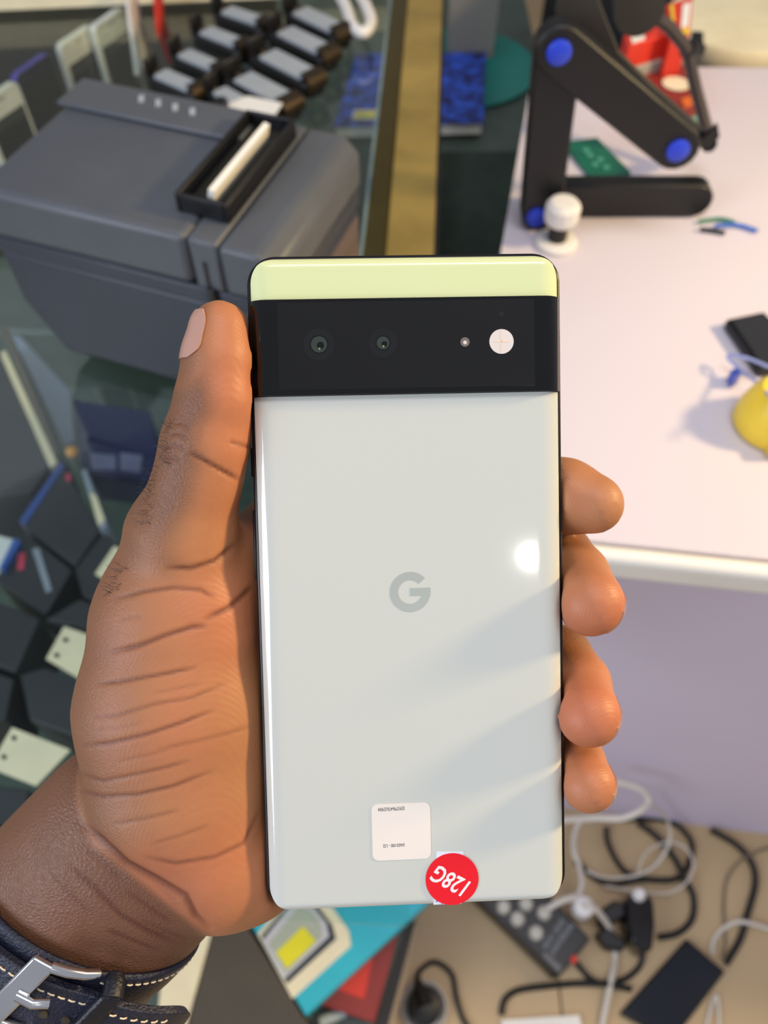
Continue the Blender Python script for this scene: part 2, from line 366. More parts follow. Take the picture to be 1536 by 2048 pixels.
# ------------------------------------------------------------------ phones standing in a row under the glass
def standing(tl, tr, h, edge, face, name, label, extra=None, wmin=0.062):
    zt = UZ+h+0.001
    p, q = at(tl[0], tl[1], zt), at(tr[0], tr[1], zt); d = (q-p); wd = max(wmin, d.length); a = math.atan2(d.y, d.x)
    r = empty(name, (p.x, p.y, UZ+0.001), (0, 0, a)); tag(r, label, 'phone', 'phones on the upper shelf')
    def up(mb, nm, mt, bev=0.0):
        o = mb.build(nm, mt, r, bevel=bev); return o
    def plate(w, hh, t, x0, y0, z0, rr): # standing rounded plate
        pts = rrect(w, hh, rr, 5, x0+w/2, z0+hh/2); return MB().slab([(x, y0, z) for x, z in pts], (0, t, 0))
    up(plate(wd, h, 0.008, 0, 0, 0, 0.008), 'shell', edge, 0.0012)
    up(plate(wd-0.002, h-0.002, 0.0006, 0.001, -0.0008, 0.001, 0.007), 'front_glass', face)
    up(plate(wd-0.009, h*0.70, 0.0004, 0.0045, -0.0014, h*0.12, 0.001), 'screen', m_screen)
    if extra: up(plate(0.012, 0.0015, 0.0004, wd/2-0.006, -0.0016, h*0.945, 0.0006), 'earpiece', extra)
    return r
standing((-45, 212), (26, 165), 0.135, m_white, m_white, 'display_phone', 'white framed phone at the left edge of the standing row', m_grey)
standing((28, 153), (92, 108), 0.138, m_purple, m_screen, 'display_phone', 'black faced phone with purple edge in the standing row')
standing((118, 92), (184, 48), 0.138, m_white, M('phone_white_glass', (222, 214, 200), 0.15), 'display_phone', 'white phone with rounded corners in the middle of the standing row', m_grey)
standing((186, 56), (250, 10), 0.142, m_white, m_cream, 'display_phone', 'cream faced white phone nearest the black holders', m_grey)
thing_mesh(MB().slab([atY(306, -12, 1.02), atY(318, -12, 1.02), atY(320, 74, 1.02), atY(312, 74, 1.02)], (0, 0.03, 0)), 'red_card_sleeve', m_red, 'narrow red card standing behind the cream faced phone', 'card')
thing_mesh(MB().slab([atY(250, 6, 1.0), atY(257, 6, 1.0), atY(279, 152, 1.0), atY(269, 152, 1.0)], (0, 0.05, 0)), 'slim_phone', m_white, 'slim pale phone seen edge-on at the right end of the row', 'phone', bevel=0.001)
# ------------------------------------------------------------------ boxes and cards on the lower shelf, seen through the glass
BZ = SZ+0.001
def shelfbox(px, h, mat, name, label, cat='box', group='dark boxes on the glass shelf', trims=()):
    mb = pxprism(px, BZ+h, BZ); vs = np.array(mb.v); c = (vs.min(0)+vs.max(0))/2
    r = empty(name, (c[0], c[1], BZ)); tag(r, label, cat, group)
    under(mb.build('carton', mat, bevel=0.0012), r)
    for (tpx, z0, z1, tm, tn) in trims:
        under(pxprism(tpx, BZ+z1, BZ+z0).build(tn, tm), r)
    return r
H1 = 0.075
shelfbox([(-60, 700), (-8, 690), (100, 925), (60, 985), (-60, 1000)], H1, m_char, 'phone_box', 'dark carton with a cream edge strip nearest the printer base',
         trims=[([(0, 708), (10, 700), (114, 925), (100, 935)], H1*0.2, H1+0.001, m_cream, 'edge_strip')])
shelfbox([(-2, 655), (10, 650), (118, 905), (104, 908)], H1, m_grey, 'slim_box', 'slim grey carton edge beside the cream strip')
shelfbox([(128, 935), (200, 1062), (150, 1130), (48, 1052)], H1, m_char, 'phone_box', 'dark carton with blue left edge under the orange spot',
         trims=[([(120, 925), (130, 930), (50, 1050), (38, 1042)], H1*0.5, H1+0.001, M('blue_foil', (70, 96, 170), 0.25, metal=0.5), 'blue_edge'), ([(133, 945), (142, 950), (140, 962), (131, 960)], H1, H1+0.0012, M('pink_seal', (196, 66, 92), 0.5), 'seal')])
shelfbox([(162, 940), (172, 936), (214, 1050), (200, 1058)], H1+0.01, M('pale_blue_card', (150, 160, 178), 0.4), 'slim_box', 'pale slim carton leaning beside the blue-edged box',
         trims=[([(178, 985), (192, 990), (210, 1040), (196, 1050)], H1+0.01, H1+0.0112, m_cream, 'end_label')])
shelfbox([(150, 1138), (205, 1068), (300, 1130), (240, 1230), (165, 1190)], H1, m_char, 'phone_box', 'dark carton tucked beside the thumb base')
shelfbox([(45, 1062), (145, 1140), (90, 1230), (-10, 1160)], H1*0.9, m_char, 'phone_box', 'dark carton with a pink seal and grey end strip',
         trims=[([(36, 1108), (50, 1104), (48, 1138), (34, 1140)], H1*0.9, H1*0.9+0.0012, MATS['pink_seal'], 'seal'), ([(64, 1098), (78, 1096), (104, 1180), (92, 1186)], H1*0.9, H1*0.9+0.0012, M('pale_grey_card', (140, 150, 164), 0.4), 'end_strip')])
shelfbox([(-40, 1060), (28, 1078), (2, 1135), (-40, 1120)], H1, M('pale_box', (206, 212, 216), 0.5), 'white_box', 'white carton with blue rim at the left edge of the counter',
         trims=[([(28, 1076), (40, 1082), (6, 1140), (-2, 1136)], H1*0.6, H1+0.001, M('blue_card', (52, 92, 170), 0.4), 'blue_rim')])
shelfbox([(90, 1240), (160, 1198), (260, 1240), (250, 1300), (150, 1250)], H1, m_char, 'phone_box', 'dark carton just above the punched cream card')
shelfbox([(-60, 1180), (80, 1238), (30, 1345), (-80, 1300)], H1, m_char, 'phone_box', 'large dark carton left of the punched cream card')
shelfbox([(40, 1350), (90, 1335), (260, 1400), (230, 1500), (60, 1440)], H1, m_char, 'phone_box', 'dark carton between the two punched cream cards')
shelfbox([(-80, 1320), (28, 1358), (10, 1440), (-80, 1460)], H1, m_char, 'phone_box', 'dark carton at the left edge above the lower cream card')
shelfbox([(-80, 1560), (60, 1580), (30, 1700), (-120, 1700)], H1, m_char, 'phone_box', 'dark carton below the lower cream card')
def punched(px, holes, label):
    z = BZ+H1+0.002
    r = empty('price_card', center(px, z)); tag(r, label, 'card', 'punched cream cards')
    under(pxprism(px, z+0.0012, z).build('sheet', m_cream), r)
    for hpx in holes: under(pxprism(hpx, z+0.0016, z+0.001).build('punch_slot', m_black), r)
punched([(128, 1253), (236, 1290), (206, 1385), (92, 1318)], [[(128, 1274), (138, 1278), (134, 1285), (125, 1282)], [(110, 1305), (120, 1309), (116, 1316), (107, 1312)]], 'punched cream card nearest the thenar of the hand')
punched([(24, 1455), (140, 1500), (72, 1572), (-22, 1535)], [[(24, 1470), (34, 1474), (30, 1482), (22, 1478)], [(4, 1508), (14, 1512), (10, 1520), (2, 1516)]], 'punched cream card beside the wrist at the left')
punched([(228, 1092), (290, 1120), (262, 1190), (190, 1148)], [], 'small cream card beside the base of the thumb')
sb = MB().lathe([(0.0035, 0), (0.006, 0.002), (0.006, 0.006), (0.003, 0.009)], at(146, 908, 0.5436), 16)
thing_mesh(sb, 'orange_cap', M('orange_plastic', (236, 160, 40), 0.4), 'small orange cap on the dark boxes below the printer', 'cap', smooth=True)
nb = shelfbox([(150, 800), (300, 822), (318, 900), (300, 960), (165, 945)], 0.05, M('navy_reflection_tone', (40, 44, 96), 0.25), 'printer_reflection_block', 'navy blue block standing in for the printer reflection in the glass', group=None,  # navy block with lilac panels, added to deepen the printer's reflection in the glass
         trims=[([(180, 905), (232, 910), (232, 940), (184, 938)], 0.05, 0.0512, M('lilac_tone', (128, 132, 170), 0.3), 'lilac_panel'), ([(240, 905), (285, 910), (280, 945), (240, 940)], 0.05, 0.0512, MATS['lilac_tone'], 'lilac_panel')])
shelfbox([(22, 668), (40, 672), (140, 780), (150, 880), (130, 890)], 0.03, M('pale_reflection_tone', (148, 160, 186), 0.3), 'reflection_wedge', 'pale blue wedge standing in for a glass reflection left of the printer base', 'reflection shape', None)  # pale solid wedge added in place of a reflection in the counter glass

# ------------------------------------------------------------------ cartons on the counter deck, below the phone
def deckbox(px, z1, mat, name, label, z0=0.101, cat='box', group=None, bevel=0.001):
    mb = pxprism(px, z1, z0); vs = np.array(mb.v); c = (vs.min(0)+vs.max(0))/2
    r = empty(name, (c[0], c[1], z0)); tag(r, label, cat, group); under(mb.build('carton', mat, bevel=bevel), r); return r
tb_ = deckbox([(496, 1838), (612, 2032), (862, 1800), (720, 1640)], 0.16, m_teal, 'teal_box', 'teal carton printed with a white device and a yellow screen, under the phone', z0=0.13)
def pt(px, dz, nm, mt): under(pxprism(px, 0.16+dz, 0.16+dz-0.0007).build(nm, mt), tb_)
pt([(515, 1868), (585, 1998), (702, 1892), (698, 1862), (665, 1815), (590, 1780)], 0.0009, 'printed_body', m_cream)
pt([(522, 1872), (574, 1968), (672, 1878), (664, 1850), (630, 1806), (590, 1790)], 0.0018, 'printed_shadow', M('ink_navy', (38, 48, 58), 0.4))
pt([(525, 1882), (568, 1958), (658, 1872), (652, 1846), (625, 1812), (590, 1800)], 0.0027, 'printed_bezel', M('ink_grey', (196, 196, 198), 0.4))
pt([(537, 1888), (573, 1946), (644, 1874), (640, 1850), (620, 1822), (596, 1815)], 0.0036, 'printed_panel', M('ink_pale', (170, 178, 160), 0.4))
pt([(552, 1905), (574, 1938), (632, 1882), (606, 1852)], 0.0045, 'printed_screen', m_yel2)
db_ = deckbox([(430, 1842), (490, 1845), (632, 2075), (370, 2075)], 0.1605, m_darkbrown, 'brown_board', 'dark grey brown board beside the watch strap under the phone', cat='board')
deckbox([(428, 1850), (330, 1890), (310, 2075), (366, 2075)], 0.16, m_cream, 'cream_box', 'cream carton edge between wrist and dark board')
rb_ = deckbox([(812, 1800), (780, 1930), (748, 2045), (640, 2010), (660, 1880)], 0.1285, m_dred, 'red_box', 'red carton partly under the teal carton')
under(pxprism([(752, 1885), (728, 1998), (672, 1978), (690, 1915)], 0.1295, 0.1287).build('bright_panel', m_red), rb_)
thing_mesh(MB().tube([at(640, 2045, .112), at(690, 2022, .112)], 0.006, 12), 'glass_tube', M('pale_plastic', (190, 205, 205), 0.3), 'pale plastic tube lying below the red carton', 'tube', smooth=True)

# ------------------------------------------------------------------ low cabinet behind the counter with notebook and bowl
lc = MB().box((-0.10, 1.66, 0.225), (0.78, 0.82, 0.45))
o = thing_mesh(lc, 'low_cabinet', m_dgreen, 'dark green low cabinet behind the glass counter', 'cabinet')
nbk = empty('notebook', at(820, 180, 0.451)); tag(nbk, 'blue mottled hardcover notebook behind the brass rail', 'notebook')
nq = [(668, 252), (966, 244), (972, 104), (712, 108)]
m_nb = bpy.data.materials.new('mottled_cover'); m_nb.use_nodes = True
nt = m_nb.node_tree; nz = nt.nodes.new('ShaderNodeTexNoise'); nz.inputs['Scale'].default_value = 55; nz.inputs['Detail'].default_value = 6; cr_ = nt.nodes.new('ShaderNodeValToRGB')
cr_.color_ramp.elements[0].position = 0.4; cr_.color_ramp.elements[0].color = lin((24, 30, 92)); cr_.color_ramp.elements[1].position = 0.62; cr_.color_ramp.elements[1].color = lin((46, 96, 224))
tc = nt.nodes.new('ShaderNodeTexCoord'); nt.links.new(tc.outputs['Object'], nz.inputs['Vector'])
nt.links.new(nz.outputs['Fac'], cr_.inputs['Fac']); nt.links.new(cr_.outputs['Color'], nt.nodes['Principled BSDF'].inputs['Base Color'])
c0 = center(nq, 0.475)
def shrink(pts, f): c = np.mean(np.array(pts), 0); return [tuple(c+(np.array(p)-c)*f) for p in pts]
under(pxprism(nq, 0.485, 0.4825).build('front_cover', m_nb), nbk)
under(pxprism(shrink(nq, 0.985), 0.482, 0.4615).build('pages', m_paper), nbk)
under(pxprism(nq, 0.461, 0.4585).build('back_cover', m_nb), nbk)
under(pxprism([(703, 238), (768, 238), (768, 220), (708, 220)], 0.486, 0.4852).build('cover_label', m_cream), nbk)
under(pxprism([(712, 234), (768, 234), (768, 225), (714, 225)], 0.4866, 0.4861).build('label_print', m_yel2), nbk)
bw = MB().lathe([(0.135, 0), (0.146, 0.004), (0.146, 0.006), (0.140, 0.0055), (0.134, 0.003), (0.0, 0.003)], at(915, 138, 0.4515), 56)
thing_mesh(bw, 'teal_tray', m_teal2, 'round teal plastic tray under the blue notebook', 'tray', smooth=True)
deckbox([(900, -8), (1000, -8), (1000, -50), (900, -50)], 0.56, M('case_grey', (150, 148, 138), 0.5), 'grey_case', 'grey case standing behind the teal tray', z0=0.452, cat='case')

# ------------------------------------------------------------------ cabinet behind the desk with odds and ends
thing_mesh(MB().prism([(0.31, 1.0), (1.3, 0.975), (1.3, 1.7), (0.31, 1.7)], 0.0, 0.70), 'back_cabinet', m_black, 'black cabinet standing behind the white desk', 'cabinet')
wd_ = MB().lathe([(0.085, 0), (0.088, 0.004), (0.088, 0.026), (0.085, 0.03), (0.03, 0.032)], at(1482, 22, 0.74)-Vector((0, 0, 0.038)), 40)
thing_mesh(wd_, 'white_roll', m_cream, 'flat white round roll at the top right corner', 'roll', smooth=True)
bt = empty('black_tube_tool', at(1440, 105, 0.701)); tag(bt, 'black tube with silver collar lying behind the white desk', 'tool')
a0 = at(1408, 104, 0.717)
under(MB().tube([at(1447, 102, .717), at(1580, 100, .717)], 0.015, 14).build('tube', m_blackg, smooth=True), bt)
under(MB().tube([a0, at(1449, 102, .717)], 0.0135, 14).build('collar', m_chrome, smooth=True), bt)
bc_ = empty('black_clamp', at(1398, 80, 0.701)); tag(bc_, 'black angular clamp between red carton and white roll', 'clamp')
under(pxprism([(1384, 60), (1408, 62), (1408, 84), (1396, 112), (1380, 112)], 0.735, 0.7015).build('jaw', m_black, bevel=0.002), bc_)
ub = deckbox([(1332, 10), (1386, -8), (1380, 66), (1345, 70)], 0.80, m_red, 'red_carton', 'red white and yellow striped carton behind the folding stand', z0=0.7015)
for q, mt in (([(1366, 8), (1382, 4), (1377, 52), (1362, 54)], m_paper), ([(1340, 10), (1346, 8), (1352, 60), (1347, 62)], m_yellow), ([(1362, 58), (1379, 55), (1378, 66), (1364, 68)], m_yellow)):
    under(pxprism(q, 0.8012, 0.8003).build('printed_stripe', mt), ub)
bx2 = deckbox([(1248, 68), (1335, 38), (1345, 66), (1258, 92)], 0.792, m_red, 'red_packet', 'red packet with white lettering behind the folding stand', z0=DZ+0.001)
under(pxprism([(1262, 74), (1288, 66), (1290, 78), (1265, 86)], 0.7930, 0.7923).build('white_print', m_paper), bx2)
gb = deckbox([(1244, 104), (1372, 66), (1382, 104), (1262, 138)], 0.768, m_silver, 'grey_carton', 'grey flat carton between the two red packs on the desk', z0=DZ+0.001)
gb.children[0].data.materials[0] = M('grey_carton_card', (165, 165, 155), 0.5)
rc = deckbox([(1268, 148), (1380, 112), (1402, 205), (1340, 224)], 0.757, m_dred, 'dark_red_packet', 'dark red packet with a cream round emblem on the desk', z0=DZ+0.001)
cc = at(1352, 168, 0.758); under(MB().lathe([(0.0145, 0), (0.0145, 0.0008)], cc, 28).build('round_emblem', m_cream), rc)
under(pxprism([(1362, 198), (1392, 188), (1397, 205), (1370, 214)], 0.7582, 0.7574).build('corner_print', M('orange_card', (220, 110, 40), 0.5)), rc)
thing_mesh(pxprism([(1366, 222), (1400, 212), (1412, 262), (1396, 256)], DZ+0.004, DZ+0.001), 'mint_card', M('mint_card_stock', (130, 176, 160), 0.5), 'mint green card under the hook of the folding stand', 'card')

# ------------------------------------------------------------------ folding stand on the desk
SY = 0.65
st = empty('folding_stand', atY(1075, 470, SY)); st.location.z = DZ+0.001; tag(st, 'black folding stand with blue joint caps on the white desk', 'stand')
def arm(p, q, w, y, th, name, mat=m_black, n=8):
    p, q = atY(p[0], p[1], y), atY(q[0], q[1], y); d = (q-p).normalized(); nn = Vector((-d.z, 0, d.x)); r = w/2; pts = []
    for k in range(n+1):
        a = math.pi*k/n; pts.append(q + nn*r*math.cos(a) + d*r*math.sin(a))
    for k in range(n+1):
        a = math.pi*k/n; pts.append(p - nn*r*math.cos(a) - d*r*math.sin(a))
    return under(MB().slab(pts, (0, th, 0)).build(name, mat, bevel=0.0018), st)
b0 = atY(1075, 435, SY); lowz = DZ+0.001+0.0165
b1 = atY(1378, 440, SY)
def armw(p, q, w, th, name, y):
    d = (q-p).normalized(); nn = Vector((-d.z, 0, d.x)); r = w/2; pts = []
    for k in range(9):
        a = math.pi*k/8; pts.append(q + nn*r*math.cos(a) + d*r*math.sin(a))
    for k in range(9):
        a = math.pi*k/8; pts.append(p - nn*r*math.cos(a) - d*r*math.sin(a))
    return under(MB().slab(pts, (0, th, 0)).build(name, m_black, bevel=0.0018), st)
armw(Vector((b0.x, SY, lowz)), Vector((b1.x, SY, lowz)), 0.032, 0.018, 'base_arm', SY)
arm((1083, 432), (1118, 104), 0.036, SY-0.0185, 0.018, 'upright_arm')
arm((1118, 104), (1356, 300), 0.036, SY-0.037, 0.018, 'diagonal_arm')
def cap(px, y):
    p = atY(px[0], px[1], y); mb = MB().lathe([(0.0092, 0), (0.0092, 0.002), (0.007, 0.0035)], p, 24, Matrix.Rotation(math.pi/2, 3, 'X')); under(mb.build('joint_cap', m_blue, smooth=True), st)
cap((1118, 104), SY-0.0372); cap((1356, 300), SY-0.0372); cap((1073, 434), SY-0.0187)
tray = [(1118, 70), (1112, 20), (1130, -40), (1190, -40), (1202, 10), (1238, 104), (1300, 165), (1428, 278), (1408, 300), (1385, 285), (1240, 165)]
under(MB().slab([atY(a, b, SY+0.004) for a, b in tray], (0, 0.006, 0)).build('tray_side', M('stand_dark_grey', (52, 50, 48), 0.45), bevel=0.001), st)
farp = [atY(1240, -20, SY+0.09), atY(1300, 25, SY+0.09), atY(1340, 55, SY+0.09), atY(1374, 98, SY+0.09), atY(1392, 180, SY+0.09), atY(1420, 282, SY+0.07)]
under(MB().tube(farp, 0.0055, 8).build('tray_rail', M('stand_grey_rail', (70, 62, 62), 0.4), smooth=True), st)
under(MB().tube([atY(1418, 288, SY+0.004), atY(1420, 282, SY+0.07)], 0.007, 8).build('tray_lip', m_black), st)
under(MB().slab([atY(1395, 285, SY-0.002), atY(1422, 262, SY-0.002), atY(1436, 250, SY-0.002), atY(1440, 275, SY-0.002), atY(1428, 285, SY-0.002), atY(1415, 302, SY-0.002)], (0, 0.005, 0)).build('hook', m_black, bevel=0.0008), st)
under(MB().lathe([(0.02, 0), (0.02, 0.012)], atY(1275, 8, SY+0.06), 24, Matrix.Rotation(math.pi/2, 3, 'X')).build('rear_joint', M('stand_dark_grey', (52, 50, 48), 0.45), smooth=True), st)
under(MB().tube([atY(1374, 98, SY+0.09), atY(1395, 102, SY+0.10)], 0.008, 8).build('rail_knob', m_black), st)
# white ribbed knob in front of the base arm
kn = empty('ribbed_knob', at(1112, 490, DZ+0.001)); kn.location.z = DZ+0.001; tag(kn, 'white ribbed knob on black stem in front of the stand base', 'knob')
kb = at(1112, 486, DZ+0.001)
under(MB().lathe([(0.019, 0), (0.019, 0.003), (0.016, 0.005)], kb, 32).build('disc', m_white, smooth=True), kn)
under(MB().lathe([(0.0085, 0.005), (0.0085, 0.022)], kb, 24).build('stem', m_black, smooth=True), kn)
under(MB().lathe([(0.0125, 0.0222), (0.0142, 0.026), (0.0142, 0.038), (0.011, 0.042), (0.006, 0.0425)], kb, 36, rib=0.07).build('grip', m_white), kn)
for k, (c_, pts) in enumerate((('green_wire', [(1398, 443), (1440, 438), (1470, 445)]), ('blue_wire', [(1430, 452), (1475, 450), (1515, 462)]), ('black_wire', [(1400, 458), (1430, 462), (1450, 466)]))):
    mt = {'green_wire': M('wire_green', (60, 130, 100), 0.5), 'blue_wire': M('wire_blue', (60, 110, 200), 0.5), 'black_wire': m_rubber}[c_]
    thing_mesh(MB().tube(smooth_path([at(a, b, DZ+0.003) for a, b in pts]), 0.0018, 6), 'loose_wire', mt, {'green_wire': 'thin green wire', 'blue_wire': 'thin blue wire', 'black_wire': 'thin black wire'}[c_]+' at the end of the stand base', 'wire', smooth=True)
gc = empty('green_board', at(1190, 318, DZ+0.001)); tag(gc, 'green circuit board card lying on the white desk', 'circuit board')
under(pxprism([(1124, 284), (1194, 275), (1262, 344), (1186, 360)], DZ+0.0035, DZ+0.001).build('board', m_green), gc)
for a, b in ((1180, 310), (1200, 318), (1190, 328), (1212, 334), (1172, 300)):
    under(pxprism([(a-8, b), (a, b-5), (a+9, b), (a, b+5)], DZ+0.0046, DZ+0.0036).build('trace_pad', M('pale_green_print', (80, 160, 140), 0.4)), gc)
# right edge: black phone and yellow tape roll
bph = empty('black_phone', at(1530, 680, DZ+0.001)); tag(bph, 'black phone lying on the desk at the right edge', 'phone')
under(pxprism([(1452, 638), (1528, 622), (1640, 735), (1522, 738)], DZ+0.010, DZ+0.001).build('shell', m_blackg, bevel=0.002), bph)
under(pxprism([(1464, 640), (1526, 628), (1626, 731), (1526, 732)], DZ+0.0107, DZ+0.0102).build('screen', M('screen_grey', (40, 41, 44), 0.2)), bph)
yc = at(1542, 850, DZ+0.001)
yr = empty('yellow_dispenser', yc); tag(yr, 'yellow plastic tape dispenser at the right edge of the desk', 'dispenser')
under(MB().lathe([(0.027, 0), (0.029, 0.003), (0.028, 0.014), (0.024, 0.028), (0.019, 0.036), (0.008, 0.036), (0.008, 0.01)], yc, 40).build('roll_case', m_yellow, smooth=True), yr)
under(MB().box(yc+Vector((-0.004, -0.029, 0.008)), (0.016, 0.008, 0.014), Matrix.Rotation(0.2, 3, 'Z')).build('tab', M('yellow_tab', (232, 198, 0), 0.4), bevel=0.001), yr)
thing_mesh(MB().tube(smooth_path([at(1540, 735, DZ+.02), at(1490, 715, DZ+.02), at(1455, 712, DZ+.012), at(1475, 735, DZ+.012), at(1520, 770, DZ+.03), at(1545, 800, DZ+.045)]), 0.0012, 6), 'clear_strip', M('pale_blue_wire', (150, 160, 215), 0.3), 'thin pale blue loop of wire above the yellow dispenser', 'wire', smooth=True)
thing_mesh(pxprism([(1462, 738), (1478, 734), (1484, 748), (1470, 758)], DZ+0.012, DZ+0.001), 'blue_clip', M('blue_clip_plastic', (70, 90, 180), 0.4), 'tiny blue clip between black phone and yellow dispenser', 'clip', bevel=0.001)

# ------------------------------------------------------------------ things on the floor
def cable(pts, r, mat, label, z=None, name='cable', n=8):
    ps = [at(p[0], p[1], (p[2] if len(p) > 2 else r+0.001)) for p in pts]
    return thing_mesh(MB().tube(smooth_path(ps), r, n), name, mat, label, 'cable', 'cables on the floor', smooth=True)
cable([(1213, 1653, .01), (1216, 1685), (1237, 1727), (1265, 1751, .006), (1314, 1760), (1359, 1755), (1380, 1723), (1384, 1688), (1366, 1660), (1335, 1642), (1297, 1637), (1240, 1636)], 0.0038, m_rubber, 'black cable making the large round loop below the desk panel')
cable([(1276, 1646), (1314, 1674), (1349, 1716, .008), (1370, 1758, .014), (1387, 1793), (1384, 1838), (1356, 1866), (1318, 1874, .01)], 0.0042, m_rubber, 'black cable curving from the desk panel down to the plug adapter')
cable([(1150, 1722), (1164, 1734), (1192, 1758), (1227, 1769), (1265, 1762, .014), (1300, 1758, .012)], 0.0036, m_rubber, 'black cable crossing above the plug adapter')
cable([(1422, 1660), (1471, 1688), (1502, 1723), (1511, 1765), (1495, 1828), (1481, 1877), (1452, 1927, .006)], 0.0044, m_rubber, 'thick black cable arching down the right side of the floor')
cable([(1560, 1688), (1488, 1716, .014), (1454, 1758), (1447, 1814), (1450, 1884), (1443, 1915, .006)], 0.0018, m_gcable, 'thin brown cable right of the plug adapter')
cable([(1424, 1906, .008), (1429, 1877), (1454, 1852), (1488, 1844, .012), (1560, 1866)], 0.0028, m_wcable, 'cream cable arching from the lying black phone to the right edge')
cable([(1120, 1640, .2), (1192, 1636, .2), (1244, 1636, .21), (1279, 1622, .22), (1297, 1601, .22), (1279, 1577, .23), (1225, 1562, .23)], 0.004, m_wcable, 'white cable looping in front of the desk panel by the little finger')
cable([(1297, 1601, .15), (1335, 1640, .06), (1338, 1685, .03), (1314, 1727, .02), (1272, 1751, .02), (1209, 1755, .02), (1174, 1741, .02)], 0.002, m_wcable, 'thin white cable forming a wide loop over the black cables')
cable([(1276, 1745, .025), (1290, 1708, .025), (1331, 1685, .025), (1370, 1695, .025), (1387, 1727, .025), (1373, 1765, .025), (1335, 1786, .025), (1279, 1783, .025), (1209, 1772, .025)], 0.0014, m_wcable, 'thin translucent cable loop overlapping the round black loop')
cable([(1167, 1632, .05), (1150, 1664, .05), (1148, 1702, .05), (1157, 1727, .05), (1164, 1765, .06), (1155, 1795, .065)], 0.0034, m_wcable, 'white cable running down to the white plug on the power strip')
cable([(1180, 1812, .07), (1196, 1823, .06), (1223, 1863, .02), (1230, 1912), (1220, 1971, .012), (1200, 2070)], 0.0040, m_wcable, 'white cable running from the white plug to the bottom edge')
cable([(1152, 1793, .066), (1122, 1802, .066), (1094, 1818, .058)], 0.0040, m_wcable, 'short white cable lying across the power strip')
cable([(1003, 2030), (1010, 1999), (1035, 1981), (1087, 1973), (1157, 1967), (1216, 1969, .012), (1262, 1978)], 0.0038, m_rubber, 'black cable running along the floor below the power strip')
cable([(1152, 1925), (1181, 1957), (1209, 1966, .004), (1251, 1957), (1279, 1933), (1286, 1908, .01)], 0.0036, m_rubber, 'black cable dipping from the power strip to the plug adapter')
cable([(836, 1966, .02), (839, 1943), (869, 1924), (903, 1947), (913, 1993), (924, 2032), (940, 2062)], 0.0034, m_rubber, 'black cable hooping beside the counter post at the bottom')
cable([(1410, 2060), (1432, 1990, .004), (1440, 2060)], 0.0022, m_wcable, 'pale cable below the lying black phone')
pgd = empty('round_plug', at(830, 2000, 0.001)); tag(pgd, 'black plug in a pale round ring at the bottom beside the counter', 'plug')
pb = at(848, 2014, 0.0015)
under(MB().lathe([(0.030, 0), (0.030, 0.008), (0.026, 0.01), (0.024, 0.004)], pb, 32).build('ring', M('grey_ring', (178, 176, 170), 0.4), smooth=True), pgd)
under(MB().lathe([(0.022, 0.004), (0.022, 0.02), (0.014, 0.024)], pb, 24).build('plug_body', m_black, smooth=True), pgd)
under(MB().tube([pb+Vector((0, 0, 0.024)), at(836, 1962, 0.022)], 0.007, 10, rr=[0.011, 0.005]).build('strain_relief', m_black, smooth=True), pgd)
# power strip
PSZ = 0.045
psq = [(930, 1770), (1118, 1955), (1182, 1878), (1002, 1690)]
ps = empty('power_strip', center(psq, 0.0)); ps.location.z = 0.001; tag(ps, 'black power strip with pale round sockets on the tan floor', 'power strip')
under(pxprism(psq, PSZ, 0.001).build('case', M('strip_black', (30, 32, 35), 0.4), bevel=0.003), ps)
for a, b in ((1035, 1838), (1072, 1866), (1088, 1826), (1007, 1814), (1052, 1808), (1115, 1856)):
    c = at(a, b, PSZ+0.0005)
    if (a, b) == (1115, 1856): continue
    under(MB().lathe([(0.0095, 0), (0.0095, 0.003), (0.007, 0.008), (0.004, 0.009)], c, 20).build('socket', M('socket_cap', (196, 190, 176), 0.35), smooth=True), ps)
e0, e1 = at(1096, 1912, PSZ), at(1142, 1844, PSZ); ta = math.atan2(e1.y-e0.y, e1.x-e0.x)
m_ink = M('strip_lettering', (150, 154, 158), 0.5)
for s_, px in (('ADC-3030', (1108, 1868)), ('UNIVERSAL', (1124, 1878))):
    c = at(px[0], px[1], PSZ+0.0008); t = text_mesh(s_, 'lettering', 0.0098, m_ink, ps, c-ps.location, ta)
under(pxprism([(1084, 1912), (1090, 1904), (1124, 1934), (1118, 1946)], PSZ+0.0012, PSZ+0.0003).build('rating_label', M('label_grey', (110, 108, 106), 0.5)), ps)
under(pxprism([(1140, 1918), (1150, 1908), (1156, 1918), (1148, 1930)], PSZ+0.005, PSZ+0.0005).build('switch', m_red, bevel=0.001), ps)
wp = empty('white_plug', at(1165, 1808, PSZ+0.001)); tag(wp, 'white plug standing in the power strip end', 'plug')
c = at(1162, 1818, PSZ+0.001)
under(MB().lathe([(0.013, 0), (0.014, 0.004), (0.012, 0.022), (0.006, 0.026)], c, 20).build('plug_body', m_white, smooth=True), wp)
under(MB().lathe([(0.004, 0.0262), (0.0035, 0.034)], c, 12).build('strain_relief', m_wcable, smooth=True), wp)
pa = empty('plug_adapter', at(1280, 1840, 0.001)); pa.location.z = 0.001; tag(pa, 'black travel plug adapter with white pin among the cables', 'adapter')
under(pxprism([(1252, 1800), (1270, 1782), (1292, 1782), (1308, 1802), (1311, 1850), (1306, 1898), (1288, 1908), (1262, 1880), (1255, 1840)], 0.045, 0.001).build('body', m_blackg, bevel=0.004, seg=3), pa)
under(pxprism([(1200, 1822), (1228, 1800), (1250, 1806), (1252, 1832), (1228, 1846), (1208, 1850)], 0.036, 0.001).build('side_block', m_black, bevel=0.003), pa)
under(pxprism([(1196, 1868), (1212, 1852), (1252, 1880), (1248, 1902), (1216, 1896)], 0.03, 0.001).build('lower_block', m_black, bevel=0.003), pa)
